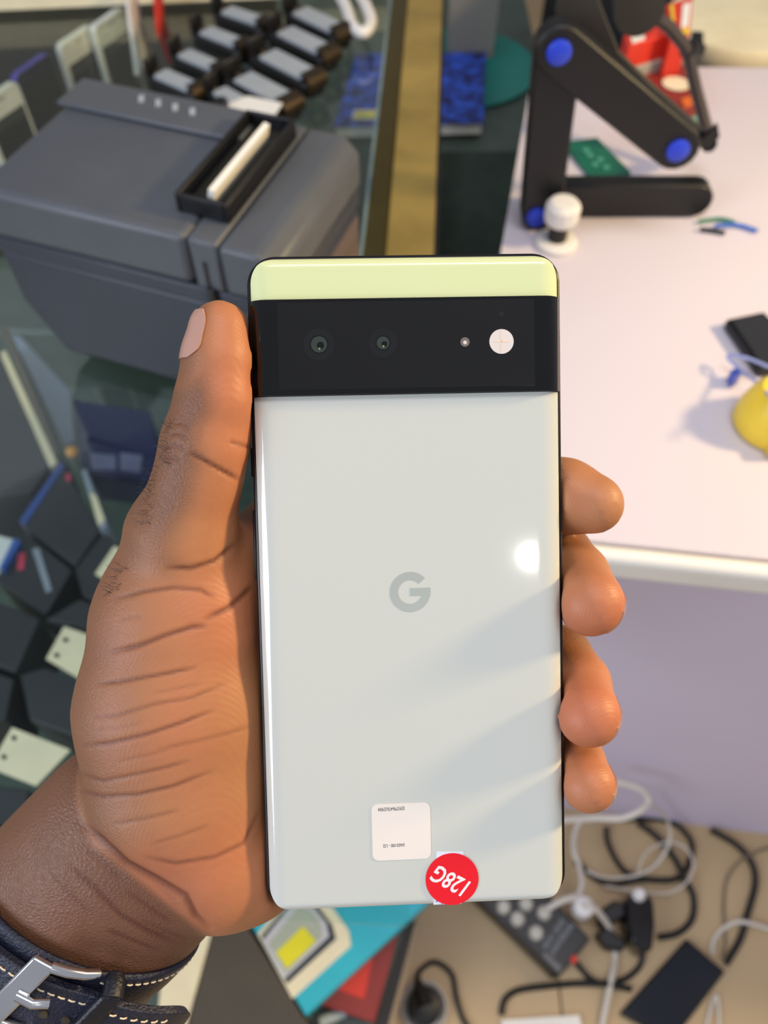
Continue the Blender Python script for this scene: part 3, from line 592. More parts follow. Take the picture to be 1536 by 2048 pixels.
under(MB().lathe([(0.0085, 0), (0.0085, 0.006), (0.005, 0.011)], at(1277, 1790, 0.0455), 16).build('pin_cap', m_white, smooth=True), pa)
fp = empty('charging_phone', at(1345, 1985, 0.001)); fp.location.z = 0.001; tag(fp, 'black phone lying on the floor amid charging cables', 'phone')
fq = [(1374, 1876), (1452, 1943), (1345, 2085), (1240, 2027)]
under(pxprism(fq, 0.0105, 0.001).build('shell', m_blackg, bevel=0.003, seg=3), fp)
under(pxprism(shrink(fq, 0.92), 0.0114, 0.0108).build('screen', M('screen_dark_blue', (18, 22, 34), 0.1)), fp)
thing_mesh(pxprism([(1004, 2040), (1158, 2030), (1170, 2075), (1000, 2075)], 0.006, 0.001), 'paper_sheet', m_paper, 'white paper edge on the floor at the bottom', 'paper')

# ================================================================== the held phone
ang = (5.97617061e-02, 3.70626404e-02, 2.47964934e-02); pos = np.array([6.678, -18.7127, -194.120])
Rm = Matrix.Rotation(ang[2], 3, 'Z') @ Matrix.Rotation(ang[1], 3, 'Y') @ Matrix.Rotation(ang[0], 3, 'X')
RmN = np.array(Rm)
camR = Matrix((CR, CU, CB)).transposed()
ph = empty('smartphone'); ph.matrix_world = (Matrix.Translation(CP + camR @ Vector(pos*0.001)) @ (camR @ Rm).to_4x4())
tag(ph, 'white smartphone with lime top and black camera bar held in the hand', 'phone')
def pxy(px, py, z=0.0):           # pixel to phone-plane millimetres (camera ray met with the phone's back plane)
    d = np.array([(px-CX)/FPX, -(py-CY)/FPX, -1.0]); dl = RmN.T @ d; ol = RmN.T @ (-pos); t = (z-ol[2])/dl[2]; return (ol+dl*t)[:2]
PWm, PHm = 75.3, 160.8; RC = 6.8
m_frame = M('phone_frame_black', (18, 18, 20), 0.3, metal=0.4)
m_wglass = M('phone_back_glass', (206, 208, 198), 0.06, var=0.004, scale=8, coat=0.4, spec=0.5)
m_lime = M('phone_lime_glass', (220, 228, 172), 0.07, var=0.008, scale=20, coat=0.4)
m_bar = M('camera_bar_glass', (7, 7, 8), 0.06)
m_barm = M('camera_bar_window', (12, 12, 13), 0.22)
def hw(y, inset, rt=RC, rb=RC, top=PHm/2, bot=-PHm/2):
    h = PWm/2-inset; r = RC-inset; t = top-inset; b = bot+inset
    if y > t-r: q = y-(t-r); return h-r+math.sqrt(max(0, r*r-q*q))
    if y < b+r: q = (b+r)-y; return h-r+math.sqrt(max(0, r*r-q*q))
    return h
def dome(x, h, flat=32.3, drop=2.6): 
    e = max(0.0, (abs(x)-flat)/(37.4-flat)); return -drop*e*e*e*0.75-drop*0.25*e*e
def glass_panel(ys, inset, lift, thick, mat, name, nx=44, roundtop=False, roundbot=False, drop=2.6):
    vs = []; n = nx+1; ts = [math.sin(math.pi/2*(-1+2*i/nx)) for i in range(n)]
    y0, y1 = ys[0], ys[-1]
    for y in ys:
        h = hw(y, inset)
        for t in ts:
            x = h*t; z = dome(x, h, drop=drop)+lift
            if roundtop: z -= 1.6*max(0, (y-(y1-2.2))/2.2)**2
            if roundbot: z -= 1.0*max(0, ((y0+1.8)-y)/1.8)**2
            vs.append((x, y, z))
    k = len(ys); bot = [(x, y, z-thick) for x, y, z in vs]; N0 = len(vs); fs = []
    for j in range(k-1):
        for i in range(nx):
            a = j*n+i; fs.append((a, a+1, a+n+1, a+n)); fs.append((N0+a, N0+a+n, N0+a+n+1, N0+a+1))
    for i in range(nx):
        fs.append((i, N0+i, N0+i+1, i+1)); a = (k-1)*n+i; fs.append((a, a+1, N0+a+1, N0+a))
    for j in range(k-1):
        a = j*n; fs.append((a, a+n, N0+a+n, N0+a)); a = j*n+nx; fs.append((a, N0+a, N0+a+n, a+n))
    mb = MB(); mb.add([(x*.001, y*.001, z*.001) for x, y, z in vs+bot], fs)
    return mb.build(name, mat, ph, smooth=True)
def yrange(a, b, n=14, dense_a=False, dense_b=False):
    L = [a+(b-a)*i/n for i in range(n+1)]
    if dense_a: L += [a+RC*(1-math.cos(math.pi/2*i/14)) for i in range(15)]
    if dense_b: L += [b-RC*(1-math.cos(math.pi/2*i/14)) for i in range(15)]
    L = sorted(L); out = [L[0]]
    for v in L[1:]:
        if v-out[-1] > 0.012: out.append(v)
    return out
# frame: rounded slab with bevelled rim
fo = [(x*.001, y*.001) for x, y in rrect(PWm, PHm, RC, 10)]
MB().prism(fo, -0.0095, -0.0021).build('frame', m_frame, ph, bevel=0.0008, seg=3)
MB().prism([(x*.001, y*.001) for x, y in rrect(PWm-3, PHm-3, RC-1, 10)], -0.0099, -0.0096).build('display_glass', m_screen, ph)
yb1 = float(pxy(800, 788)[1]); yb2 = float(pxy(800, 598)[1])
INS = 0.95
glass_panel(yrange(-PHm/2+INS, yb1-0.1, 14, dense_a=True), INS, 0.0, 1.1, m_wglass, 'back_glass', roundbot=True)
glass_panel(yrange(yb2+0.3, PHm/2-INS, 6, dense_b=True), INS, 0.0, 1.1, m_lime, 'top_glass', roundtop=True)
glass_panel(yrange(yb1, yb2, 4), 0.45, 1.5, 3.2, m_bar, 'camera_bar', drop=3.6)
xl, xr = float(pxy(556, 690, 1.5)[0]), float(pxy(1072, 690, 1.5)[0]); wy0, wy1 = float(pxy(800, 776, 1.5)[1]), float(pxy(800, 602, 1.5)[1])
MB().prism([(x*.001, y*.001) for x, y in [(xl, wy0), (30.4, wy0), (30.4, wy1), (xl, wy1)]], 0.0014, 0.0016).build('camera_window', m_barm, ph)
def disc(px, py, r, z0, z1, name, mat, parent=None, n=36):
    x, y = pxy(px, py, 1.6); return MB().lathe([(r*.001, z0*.001), (r*.001, z1*.001)], (x*.001, y*.001, 0), n).build(name, mat, parent or ph)
m_ring = M('lens_ring', (24, 25, 26), 0.12); m_lens = M('lens_glass', (44, 52, 46), 0.05, coat=1.0); m_lensd = M('lens_dark', (6, 7, 7), 0.05)
for (a, b, r, ri, cl) in ((638, 689, 3.7, 1.9, m_lens), (766, 686, 3.4, 1.5, m_lens)):
    disc(a, b, r, 1.60, 1.64, 'lens_surround', m_ring); disc(a, b, ri+0.3, 1.64, 1.66, 'lens_bezel', m_lensd)
    disc(a, b, ri, 1.66, 1.69, 'lens_element', cl); disc(a+3, b+2, ri*0.45, 1.69, 1.71, 'lens_pupil', m_lensd)
    disc(a+1, b+ri*4.5, 0.25, 1.71, 1.73, 'lens_green_spot', M('lens_green', (120, 150, 90), 0.1))  # small green dot on each lens
fl_ = disc(1003, 683, 2.9, 1.60, 1.68, 'flash', M('flash_lens', (226, 216, 208), 0.3))
x, y = pxy(1003, 683, 1.6)
MB().box((x*.001, y*.001, .00170), (.0003, .0052, .00006)).build('flash_rib', M('flash_rib', (240, 214, 180), 0.3), fl_)
MB().box((x*.001, y*.001, .00170), (.0034, .0003, .00006)).build('flash_rib', MATS['flash_rib'], fl_)
disc(930, 684, 1.1, 1.60, 1.66, 'sensor_window', M('sensor_glass', (120, 108, 104), 0.2)); disc(930, 685, 0.45, 1.66, 1.69, 'sensor_dot', M('sensor_spot', (220, 210, 200), 0.3))
disc(1003, 627, 0.6, 1.60, 1.62, 'microphone_hole', M('hole_black', (2, 2, 2), 0.8))
# side buttons
for y0, y1 in ((float(pxy(505, 955)[1]), float(pxy(505, 895)[1])), (float(pxy(508, 1165)[1]), float(pxy(508, 1022)[1]))):
    MB().box((-PWm/2*.001-0.0001, (y0+y1)/2*.001, -0.0055), (0.0012, (y1-y0)*.001, 0.0022)).build('side_button', m_frame, ph, bevel=0.0004)
# logo
gx, gy = pxy(820, 1184); ro, ri = 4.92, 3.15
m_logo = M('logo_grey', (172, 179, 172), 0.15)
pts = []
a0, a1 = math.radians(42), math.radians(360)
K = 48
arc_o = [(gx+ro*math.cos(a0+(a1-a0)*k/K), gy+ro*math.sin(a0+(a1-a0)*k/K)) for k in range(K+1)]
arc_i = [(gx+ri*.92*math.cos(a0+(a1-a0)*k/K), gy+ri*.92*math.sin(a0+(a1-a0)*k/K)) for k in range(K+1)]
mb = MB(); vs = [(x*.001, y*.001, .00001) for x, y in arc_o+arc_i]+[(x*.001, y*.001, .00005) for x, y in arc_o+arc_i]; n = K+1; q = 2*n; fs = []
for k in range(K):
    fs += [(k, k+1, n+k+1, n+k), (q+k, q+n+k, q+n+k+1, q+k+1), (k, q+k, q+k+1, k+1), (n+k, n+k+1, q+n+k+1, q+n+k)]
fs += [(0, n, q+n, q), (K, q+K, q+n+K, n+K)]
mb.add(vs, fs)
mb.box(((gx+ro*.5)*.001, (gy+0.45-0.45)*.001, .00004), ((ro)*.001, .00190, .00004))
lg = mb.build('logo', m_logo, ph); lg['label'] = 'grey letter G logo'
# white code sticker with two printed lines (upside down)
def rot180(lx, ly): return lx, ly
sx, sy = [(pxy(744, 1606)[i]+pxy(861, 1719)[i])/2 for i in (0, 1)]
sw = float(pxy(861, 1660)[0]-pxy(744, 1660)[0]); sh = float(pxy(800, 1606)[1]-pxy(800, 1719)[1])
stk = MB().prism([(x*.001, y*.001) for x, y in rrect(sw, sh, 1.6, 6, sx, sy)], 0.00002, 0.00014).build('code_sticker', M('sticker_paper', (240, 230, 218), 0.5, var=0.02), ph)
stk['label'] = 'cream square sticker with tiny printed numbers'
m_ik = M('sticker_ink', (40, 36, 34), 0.6)
x, y = pxy(783, 1617); text_mesh('359379647633904', 'printed_number', 0.0013, m_ik, stk, (x*.001, y*.001, .00016), math.pi+0.02, 0.68, 0.00001)
x, y = pxy(788, 1690); text_mesh('3A03100 - U2', 'printed_number', 0.00118, m_ik, stk, (x*.001, y*.001, .00016), math.pi+0.02, 0.80, 0.00001)
# tape and red round sticker
tp = [pxy(873, 1703), pxy(927, 1703), pxy(923, 1807.0), pxy(867, 1809.0)]
tape = MB().prism([(p[0]*.001, max(p[1], -PHm/2+1.0)*.001) for p in tp], -0.0004, 0.00010).build('clear_tape', M('tape_white', (226, 230, 240), 0.4), ph)
m_bi = M('tape_ink', (50, 84, 190), 0.5)
for a, b in ((871.5, 867), (922.0, 917.5)):
    p0, p1 = pxy(a+2.5, 1796), pxy(b+5.0, 1808)
    MB().prism([(p0[0]*.001, p0[1]*.001), ((p0[0]+.3)*.001, p0[1]*.001), ((p1[0]+.3)*.001, max(p1[1], -PHm/2+1.9)*.001), (p1[0]*.001, max(p1[1], -PHm/2+1.9)*.001)], 0.00011, 0.00013).build('tape_line', m_bi, tape)
x, y = pxy(888, 1803); text_mesh('IN', 'tape_print', 0.0019, m_bi, tape, (x*.001, y*.001, .00012), math.radians(188), 0.8, 0.00001)
rx, ry = pxy(904, 1757.5); rr_ = 6.6
rs_ = MB().lathe([(rr_*.001, 0.00011), (rr_*.001, 0.00024)], (rx*.001, ry*.001, 0), 56).build('capacity_sticker', M('sticker_red', (236, 12, 32), 0.45, var=0.01), ph)
rs_['label'] = 'round red sticker reading 128G'
text_mesh('128G', 'printed_size', 0.0062, M('sticker_white_ink', (245, 238, 236), 0.5), rs_, (rx*.001, ry*.001-0.0004, .00026), math.radians(180-31), 0.74, 0.00002, bold=0.00010, shear=0.15)

# mirror direction for the ceiling lamp seen in the glass at (1065,1113)
hx, hy = pxy(1062, 1113); hp_l = Vector((hx*.001, hy*.001, 0)); hw_ = ph.matrix_world @ hp_l
nrm = (ph.matrix_world.to_3x3() @ Vector((0, 0, 1))).normalized(); inc = (hw_-CP).normalized(); refl = inc - 2*inc.dot(nrm)*nrm
bulb.location = hw_ + refl*1.15
if bulb.location.z > 2.7: bulb.location = hw_ + refl*((2.7-hw_.z)/refl.z)

# ================================================================== the hand (implicit surface, polygonised)
def cone(p, a, b, ra, rb, ws=1.0):
    if ws != 1.0:
        wc = (a[2]+b[2])/2; p = p.copy()
        sc = np.array([1, 1, 1/ws]); p = p*sc; a = a*sc; b = b*sc
    ba = b-a; t = np.clip(((p-a)@ba)/(ba@ba), 0, 1)
    return np.sqrt((((p-a)-t[:, None]*ba)**2).sum(1)) - (ra+(rb-ra)*t)
def smin(a, b, k):
    h = np.clip(0.5+0.5*(b-a)/k, 0, 1); return b*(1-h)+a*h-k*h*(1-h)
def chain(p, pts, k=2.5, ws=1.0):
    d = None
    for (a, ra), (b, rb) in zip(pts[:-1], pts[1:]):
        c = cone(p, a, b, ra, rb, ws); d = c if d is None else smin(d, c, k)
    return d
THUMB = [(P(440, 662, 5), 7.2), (P(437, 720, 5), 8.1), (P(431, 800, 4), 9.2), (P(410, 890, 2), 10.2), (P(396, 960, 0), 10.3), (P(365, 1070, -4), 13.4)]
THEN = [(P(362, 1075, -5), 13.6), (P(349, 1240, -8), 20.2), (P(341, 1420, -9), 23.4), (P(350, 1570, -10), 22.6)]
FING = [
    [(P(570, 1075, -27), 11), (P(900, 965, -27), 9.4), (P(1075, 985, -16), 9.5), (P(1130, 993, -10), 9.4), (P(1187, 1008, -6), 7.6)],
    [(P(650, 1165, -30), 11), (P(960, 1085, -31), 9.2), (P(1118, 1108, -21), 8.2), (P(1156, 1150, -13), 7.6), (P(1180, 1205, -1), 8.4)],
    [(P(690, 1310, -30), 11), (P(960, 1275, -31), 9.0), (P(1122, 1312, -21), 7.8), (P(1160, 1365, -13), 7.4), (P(1176, 1430, -1), 7.9)],
    [(P(690, 1455, -28), 10), (P(940, 1450, -27), 8.4), (P(1120, 1488, -18), 6.9), (P(1155, 1520, -11), 6.4), (P(1176, 1569, -3), 6.9)]]
FA0, FA1 = P(270, 1692, -19), P(-190, 2160, -46)
def inflate(d): return d
def hand_sdf(p, part=None):
    d = chain(p, THUMB, 3.0)
    d = smin(d, chain(p, THEN, 5.0, 0.78), 4.0)
    palm = chain(p, [(P(430, 1730, -15), 15.0), (P(600, 1650, -25), 14), (P(690, 1455, -28), 12.5)], 5)
    for q, r in ((P(570, 1075, -27), 12), (P(650, 1165, -30), 12), (P(690, 1310, -30), 12)):
        palm = smin(palm, cone(p, P(400, 1560, -20), q, 17, r), 6)
    palm = smin(palm, cone(p, P(400, 1190, -14), P(570, 1080, -27), 13, 12), 5)
    palm = smin(palm, cone(p, P(430, 1700, -14), P(512, 1752, -17), 15.5, 11), 5)
    palm = smin(palm, cone(p, P(360, 1600, -12), P(440, 1742, -15), 20, 14.5, 0.85), 6)
    d = smin(d, palm, 6.0)
    fg = None
    for f in FING:
        c = chain(p, f, 3.0); fg = c if fg is None else smin(fg, c, 0.7)
    d = smin(d, fg, 4.0)
    fa = cone(p, FA0, FA1, 29.5, 33.0, 0.68)
    fa = smin(fa, cone(p, P(318, 1800, -21), P(80, 2080, -36), 12.5, 16), 8)
    if part == 'arm': return fa-d
    d = smin(d, fa, 2.4)
    # pressed flat where the phone lies
    q = (p + np.array([0, 0, -D0]) - pos) @ RmN
    b = np.abs(q-np.array([0, 0, -4.6])) - (np.array([37.65, 80.4, 5.0])-2.0)
    pd = np.sqrt((np.maximum(b, 0)**2).sum(1))+np.minimum(b.max(1), 0)-2.0
    return np.maximum(d, -(pd-0.06))
lo = np.array([-122.0, -150.0, -78.0]); hi = np.array([64.0, 54.0, 20.0]); h = 1.15
n3 = np.ceil((hi-lo)/h).astype(int)+1
gx_, gy_, gz_ = [lo[i]+h*np.arange(n3[i]) for i in range(3)]
F = np.empty(n3)
for i in range(n3[0]):
    yy, zz = np.meshgrid(gy_, gz_, indexing='ij')
    pts = np.stack([np.full(yy.size, gx_[i]), yy.ravel(), zz.ravel()], 1)
    F[i] = hand_sdf(pts).reshape(n3[1], n3[2])
F[0], F[-1] = 1, 1; F[:, 0], F[:, -1] = 1, 1; F[:, :, 0], F[:, :, -1] = 1, 1
def surface_nets(F, lo, h):
    s = F < 0; nx, ny, nz = F.shape
    acc = np.zeros((nx-1, ny-1, nz-1, 3)); cnt = np.zeros((nx-1, ny-1, nz-1))
    for ax in range(3):
        o1, o2 = [a for a in range(3) if a != ax]
        for i in (0, 1):
            for j in (0, 1):
                sl = [None]*3; sl[o1] = slice(i, F.shape[o1]-1+i); sl[o2] = slice(j, F.shape[o2]-1+j)
                s0 = list(sl); s0[ax] = slice(0, F.shape[ax]-1); s1 = list(sl); s1[ax] = slice(1, F.shape[ax])
                f0, f1 = F[tuple(s0)], F[tuple(s1)]; cr = (f0 < 0) != (f1 < 0)
                t = np.where(cr, f0/np.where(cr, f0-f1, 1), 0)
                e = np.zeros(f0.shape+(3,)); e[..., ax] = t; e[..., o1] = i; e[..., o2] = j
                acc += e*cr[..., None]; cnt += cr
    act = cnt > 0; idx = -np.ones(cnt.shape, int); idx[act] = np.arange(act.sum())
    base = np.stack(np.nonzero(act), 1); V = lo + h*(base + acc[act]/cnt[act][:, None])
    faces = []
    for ax in range(3):
        o1, o2 = [(ax+1) % 3, (ax+2) % 3]
        s0 = [slice(None)]*3; s1 = [slice(None)]*3; s0[ax] = slice(0, -1); s1[ax] = slice(1, None)
        for o in (o1, o2): s0[o] = slice(1, -1); s1[o] = slice(1, -1)
        a, b = s[tuple(s0)], s[tuple(s1)]; cr = np.stack(np.nonzero(a != b), 1); fl = a[a != b]
        g = cr.copy(); g[:, o1] += 1; g[:, o2] += 1
        def cell(d1, d2):
            q = g.copy(); q[:, o1] -= d1; q[:, o2] -= d2; return idx[q[:, 0], q[:, 1], q[:, 2]]
        quad = np.stack([cell(1, 1), cell(0, 1), cell(0, 0), cell(1, 0)], 1)
        quad[~fl] = quad[~fl][:, ::-1]; faces.append(quad)
    return V, np.concatenate(faces)
V, Q = surface_nets(F, lo, h)
me0 = bpy.data.meshes.new('tmp'); me0.from_pydata(V.tolist(), [], Q.tolist())
ob0 = bpy.data.objects.new('tmp', me0); COL.objects.link(ob0)
sm = ob0.modifiers.new('s', 'SMOOTH'); sm.iterations = 3; sm.factor = 0.5
sb_ = ob0.modifiers.new('d', 'SUBSURF'); sb_.levels = 1
bpy.context.view_layer.update()
ev = ob0.evaluated_get(bpy.context.evaluated_depsgraph_get()); hm = bpy.data.meshes.new_from_object(ev)
bpy.data.objects.remove(ob0); hm.name = 'hand'
nv = len(hm.vertices); co = np.empty(nv*3); hm.vertices.foreach_get('co', co); co = co.reshape(-1, 3)
nr = np.empty(nv*3); hm.vertices.foreach_get('normal', nr); nr = nr.reshape(-1, 3)
pxv = CX + FPX*co[:, 0]/(D0-co[:, 2]); pyv = CY - FPX*co[:, 1]/(D0-co[:, 2])
def pl_dist(poly):
    d = np.full(nv, 1e9); tt = np.zeros(nv); n = len(poly)-1
    for i, (a, b) in enumerate(zip(poly[:-1], poly[1:])):
        a = np.array(a, float); b = np.array(b, float); ba = b-a
        qx, qy = pxv-a[0], pyv-a[1]; t = np.clip((qx*ba[0]+qy*ba[1])/(ba@ba), 0, 1)
        e = np.hypot(qx-t*ba[0], qy-t*ba[1]); m = e < d; d[m] = e[m]; tt[m] = (i+t[m])/n
    return d*0.12, tt
CRE = [([(215, 1306), (277, 1292), (328, 1272), (383, 1255), (415, 1252)], .8, .85), ([(190, 1368), (255, 1361), (328, 1348), (397, 1334)], .55, .7), ([(182, 1436), (237, 1430), (310, 1408), (383, 1396), (456, 1365)], .35, .7),
       ([(160, 1492), (219, 1487), (292, 1469), (365, 1445), (430, 1419)], .55, .7), ([(226, 1199), (284, 1184), (346, 1176), (401, 1180), (430, 1197)], .5, .8), ([(310, 1501), (383, 1485), (456, 1467), (503, 1452)], .25, .7),
       ([(157, 1547), (204, 1563), (263, 1551), (328, 1536), (383, 1521)], .4, .7), ([(157, 1580), (204, 1594), (277, 1589), (346, 1573), (430, 1540)], .5, .7), ([(405, 1240), (456, 1217), (485, 1192), (507, 1171)], .7, 1.0),
       ([(328, 1137), (383, 1137), (430, 1122), (472, 1086)], .7, .9), ([(375, 903), (430, 934), (480, 961)], .75, .9), ([(456, 883), (502, 895)], .4, .8), ([(219, 1650), (293, 1637), (360, 1620)], .3, .7),
       ([(285, 1713), (352, 1728), (430, 1715), (488, 1687), (522, 1617)], .4, .8), ([(133, 1727), (191, 1777), (242, 1832), (297, 1863), (363, 1890)], .7, 1.0),
       ([(148, 1637), (199, 1676), (254, 1727), (312, 1758), (371, 1793), (391, 1832), (424, 1861)], 1.2, 1.2), ([(345, 850), (362, 846), (380, 858)], .35, .7), ([(335, 872), (356, 866), (378, 880)], .4, .7), ([(328, 895), (350, 890), (372, 902)], .4, .7), ([(318, 918), (342, 914), (366, 925)], .35, .7), ([(240, 1240), (262, 1234), (285, 1236)], .2, .6), ([(300, 1388), (350, 1378), (410, 1366)], .18, .6), ([(230, 1525), (290, 1512), (350, 1496)], .18, .6), ([(180, 1460), (235, 1456), (290, 1444)], .15, .6), ([(300, 1690), (360, 1672), (420, 1650)], .22, .7), ([(160, 1690), (205, 1725), (250, 1768)], .3, .8), ([(90, 1740), (140, 1790), (190, 1835)], .3, .8), ([(280, 1840), (330, 1862), (378, 1880)], .3, .8), ([(210, 1860), (260, 1880), (320, 1905)], .4, .8), ([(250, 1780), (300, 1815), (350, 1850)], .4, .8)]
disp = np.zeros(nv); crease = np.zeros(nv)
for poly, dep, wid in CRE:
    d, t = pl_dist(poly); e = np.minimum(1, np.minimum(t, 1-t)/0.18)**0.7
    wid = wid*0.68; disp -= 0.62*dep*e*np.exp(-(d/wid)**2); crease = np.maximum(crease, e*np.exp(-(d/wid)**2)*min(1, dep/0.6))
front = (nr[:, 2] > -0.1) & (co[:, 2] > -34) & (pxv < 560)
disp *= front; crease *= front
co2 = co + nr*disp[:, None]
# pigment: dark back of hand and wrist, paler palm side
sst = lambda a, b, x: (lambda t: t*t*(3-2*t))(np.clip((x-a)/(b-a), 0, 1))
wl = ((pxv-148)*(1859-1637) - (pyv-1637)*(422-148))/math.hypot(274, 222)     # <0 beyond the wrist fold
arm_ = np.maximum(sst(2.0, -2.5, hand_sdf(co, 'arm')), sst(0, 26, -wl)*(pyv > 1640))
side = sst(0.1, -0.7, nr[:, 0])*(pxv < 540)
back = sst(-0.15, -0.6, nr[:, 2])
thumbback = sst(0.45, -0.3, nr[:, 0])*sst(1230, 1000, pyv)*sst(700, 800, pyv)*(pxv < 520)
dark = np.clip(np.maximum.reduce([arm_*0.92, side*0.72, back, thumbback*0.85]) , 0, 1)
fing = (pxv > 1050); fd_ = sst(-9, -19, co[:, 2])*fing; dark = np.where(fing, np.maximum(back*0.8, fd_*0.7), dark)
origin = cam2world((FA0+P(350, 1500, -10))/2)
Mx = np.array([[CR[i], CU[i], CB[i]] for i in range(3)])
wco = (co2+np.array([0, 0, -D0]))*0.001 @ Mx.T + np.array(CP) - np.array(origin)
hm.vertices.foreach_set('co', wco.ravel())
for nm, arr in (('pigment', dark), ('crease', crease)):
    at_ = hm.attributes.new(nm, 'FLOAT', 'POINT'); at_.data.foreach_set('value', arr.astype(np.float32))
hm.polygons.foreach_set('use_smooth', [True]*len(hm.polygons)); hm.update()
ms = bpy.data.materials.new('skin'); ms.use_nodes = True; nt = ms.node_tree; N = nt.nodes; L = nt.links; b = N['Principled BSDF']
a1_ = N.new('ShaderNodeAttribute'); a1_.attribute_name = 'pigment'; a2_ = N.new('ShaderNodeAttribute'); a2_.attribute_name = 'crease'
tc = N.new('ShaderNodeTexCoord')
def noise(sc, det=4):
    q = N.new('ShaderNodeTexNoise'); q.inputs['Scale'].default_value = sc; q.inputs['Detail'].default_value = det; L.new(tc.outputs['Object'], q.inputs['Vector']); return q
def mixc(fac, c1, c2):
    q = N.new('ShaderNodeMix'); q.data_type = 'RGBA'; q.inputs[0].default_value = 0.5
    if hasattr(fac, 'links'): L.new(fac, q.inputs[0])
    else: q.inputs[0].default_value = fac
    for c, i in ((c1, 6), (c2, 7)):
        if hasattr(c, 'links'): L.new(c, q.inputs[i])
        else: q.inputs[i].default_value = c
    return q.outputs[2]
n1 = noise(60); n2 = noise(18, 2)
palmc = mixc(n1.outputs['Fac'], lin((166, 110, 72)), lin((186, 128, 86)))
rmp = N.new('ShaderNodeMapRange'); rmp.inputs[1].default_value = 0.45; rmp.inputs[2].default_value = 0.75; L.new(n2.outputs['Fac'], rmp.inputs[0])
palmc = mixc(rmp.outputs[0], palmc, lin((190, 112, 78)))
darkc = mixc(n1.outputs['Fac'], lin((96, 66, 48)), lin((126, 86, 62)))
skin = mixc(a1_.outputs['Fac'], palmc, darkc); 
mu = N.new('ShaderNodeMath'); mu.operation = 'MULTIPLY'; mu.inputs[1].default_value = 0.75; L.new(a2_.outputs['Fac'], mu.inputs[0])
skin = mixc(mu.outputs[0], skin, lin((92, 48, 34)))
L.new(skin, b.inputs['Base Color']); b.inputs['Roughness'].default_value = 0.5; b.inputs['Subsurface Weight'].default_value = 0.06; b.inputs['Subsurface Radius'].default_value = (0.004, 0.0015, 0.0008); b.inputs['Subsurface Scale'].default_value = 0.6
b.inputs['Specular IOR Level'].default_value = 0.4
vor = N.new('ShaderNodeTexVoronoi'); vor.feature = 'DISTANCE_TO_EDGE'; vor.inputs['Scale'].default_value = 820
mp = N.new('ShaderNodeMapping'); mp.inputs['Scale'].default_value = (1.0, 1.0, 1.6); mp.inputs['Rotation'].default_value = (0, 0.6, 0.5); nw = noise(90, 2)
va = N.new('ShaderNodeVectorMath'); va.operation = 'MULTIPLY_ADD'; va.inputs[1].default_value = (0.004,)*3
L.new(nw.outputs['Color'], va.inputs[0]); L.new(tc.outputs['Object'], va.inputs[2]); L.new(va.outputs[0], mp.inputs[0]); L.new(mp.outputs[0], vor.inputs['Vector'])
wv = N.new('ShaderNodeTexWave'); wv.inputs['Scale'].default_value = 520; wv.inputs['Distortion'].default_value = 5; wv.inputs['Detail'].default_value = 1; wv.inputs['Detail Scale'].default_value = 0.15
mw = N.new('ShaderNodeMapping'); mw.inputs['Rotation'].default_value = (0.5, 0.3, 1.1); L.new(tc.outputs['Object'], mw.inputs[0]); L.new(mw.outputs[0], wv.inputs['Vector'])
mh = N.new('ShaderNodeMix'); mh.data_type = 'FLOAT'; L.new(a1_.outputs['Fac'], mh.inputs[0]); 
sc1 = N.new('ShaderNodeMath'); sc1.operation = 'MULTIPLY'; sc1.inputs[1].default_value = 0.07; L.new(wv.outputs['Fac'], sc1.inputs[0])
nf = noise(420, 5); ad = N.new('ShaderNodeMath'); ad.operation = 'MULTIPLY_ADD'; ad.inputs[1].default_value = 0.35; L.new(nf.outputs['Fac'], ad.inputs[0]); L.new(sc1.outputs[0], ad.inputs[2]); L.new(ad.outputs[0], mh.inputs[2]); L.new(vor.outputs['Distance'], mh.inputs[3])
bu = N.new('ShaderNodeBump'); bu.inputs['Strength'].default_value = 0.5; bu.inputs['Distance'].default_value = 0.0006; L.new(mh.outputs[0], bu.inputs['Height']); L.new(bu.outputs['Normal'], b.inputs['Normal'])
hm.materials.clear(); hm.materials.append(ms)
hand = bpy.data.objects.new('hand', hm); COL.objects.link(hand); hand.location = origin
tag(hand, 'brown-skinned left hand and wrist gripping the white phone', 'hand')
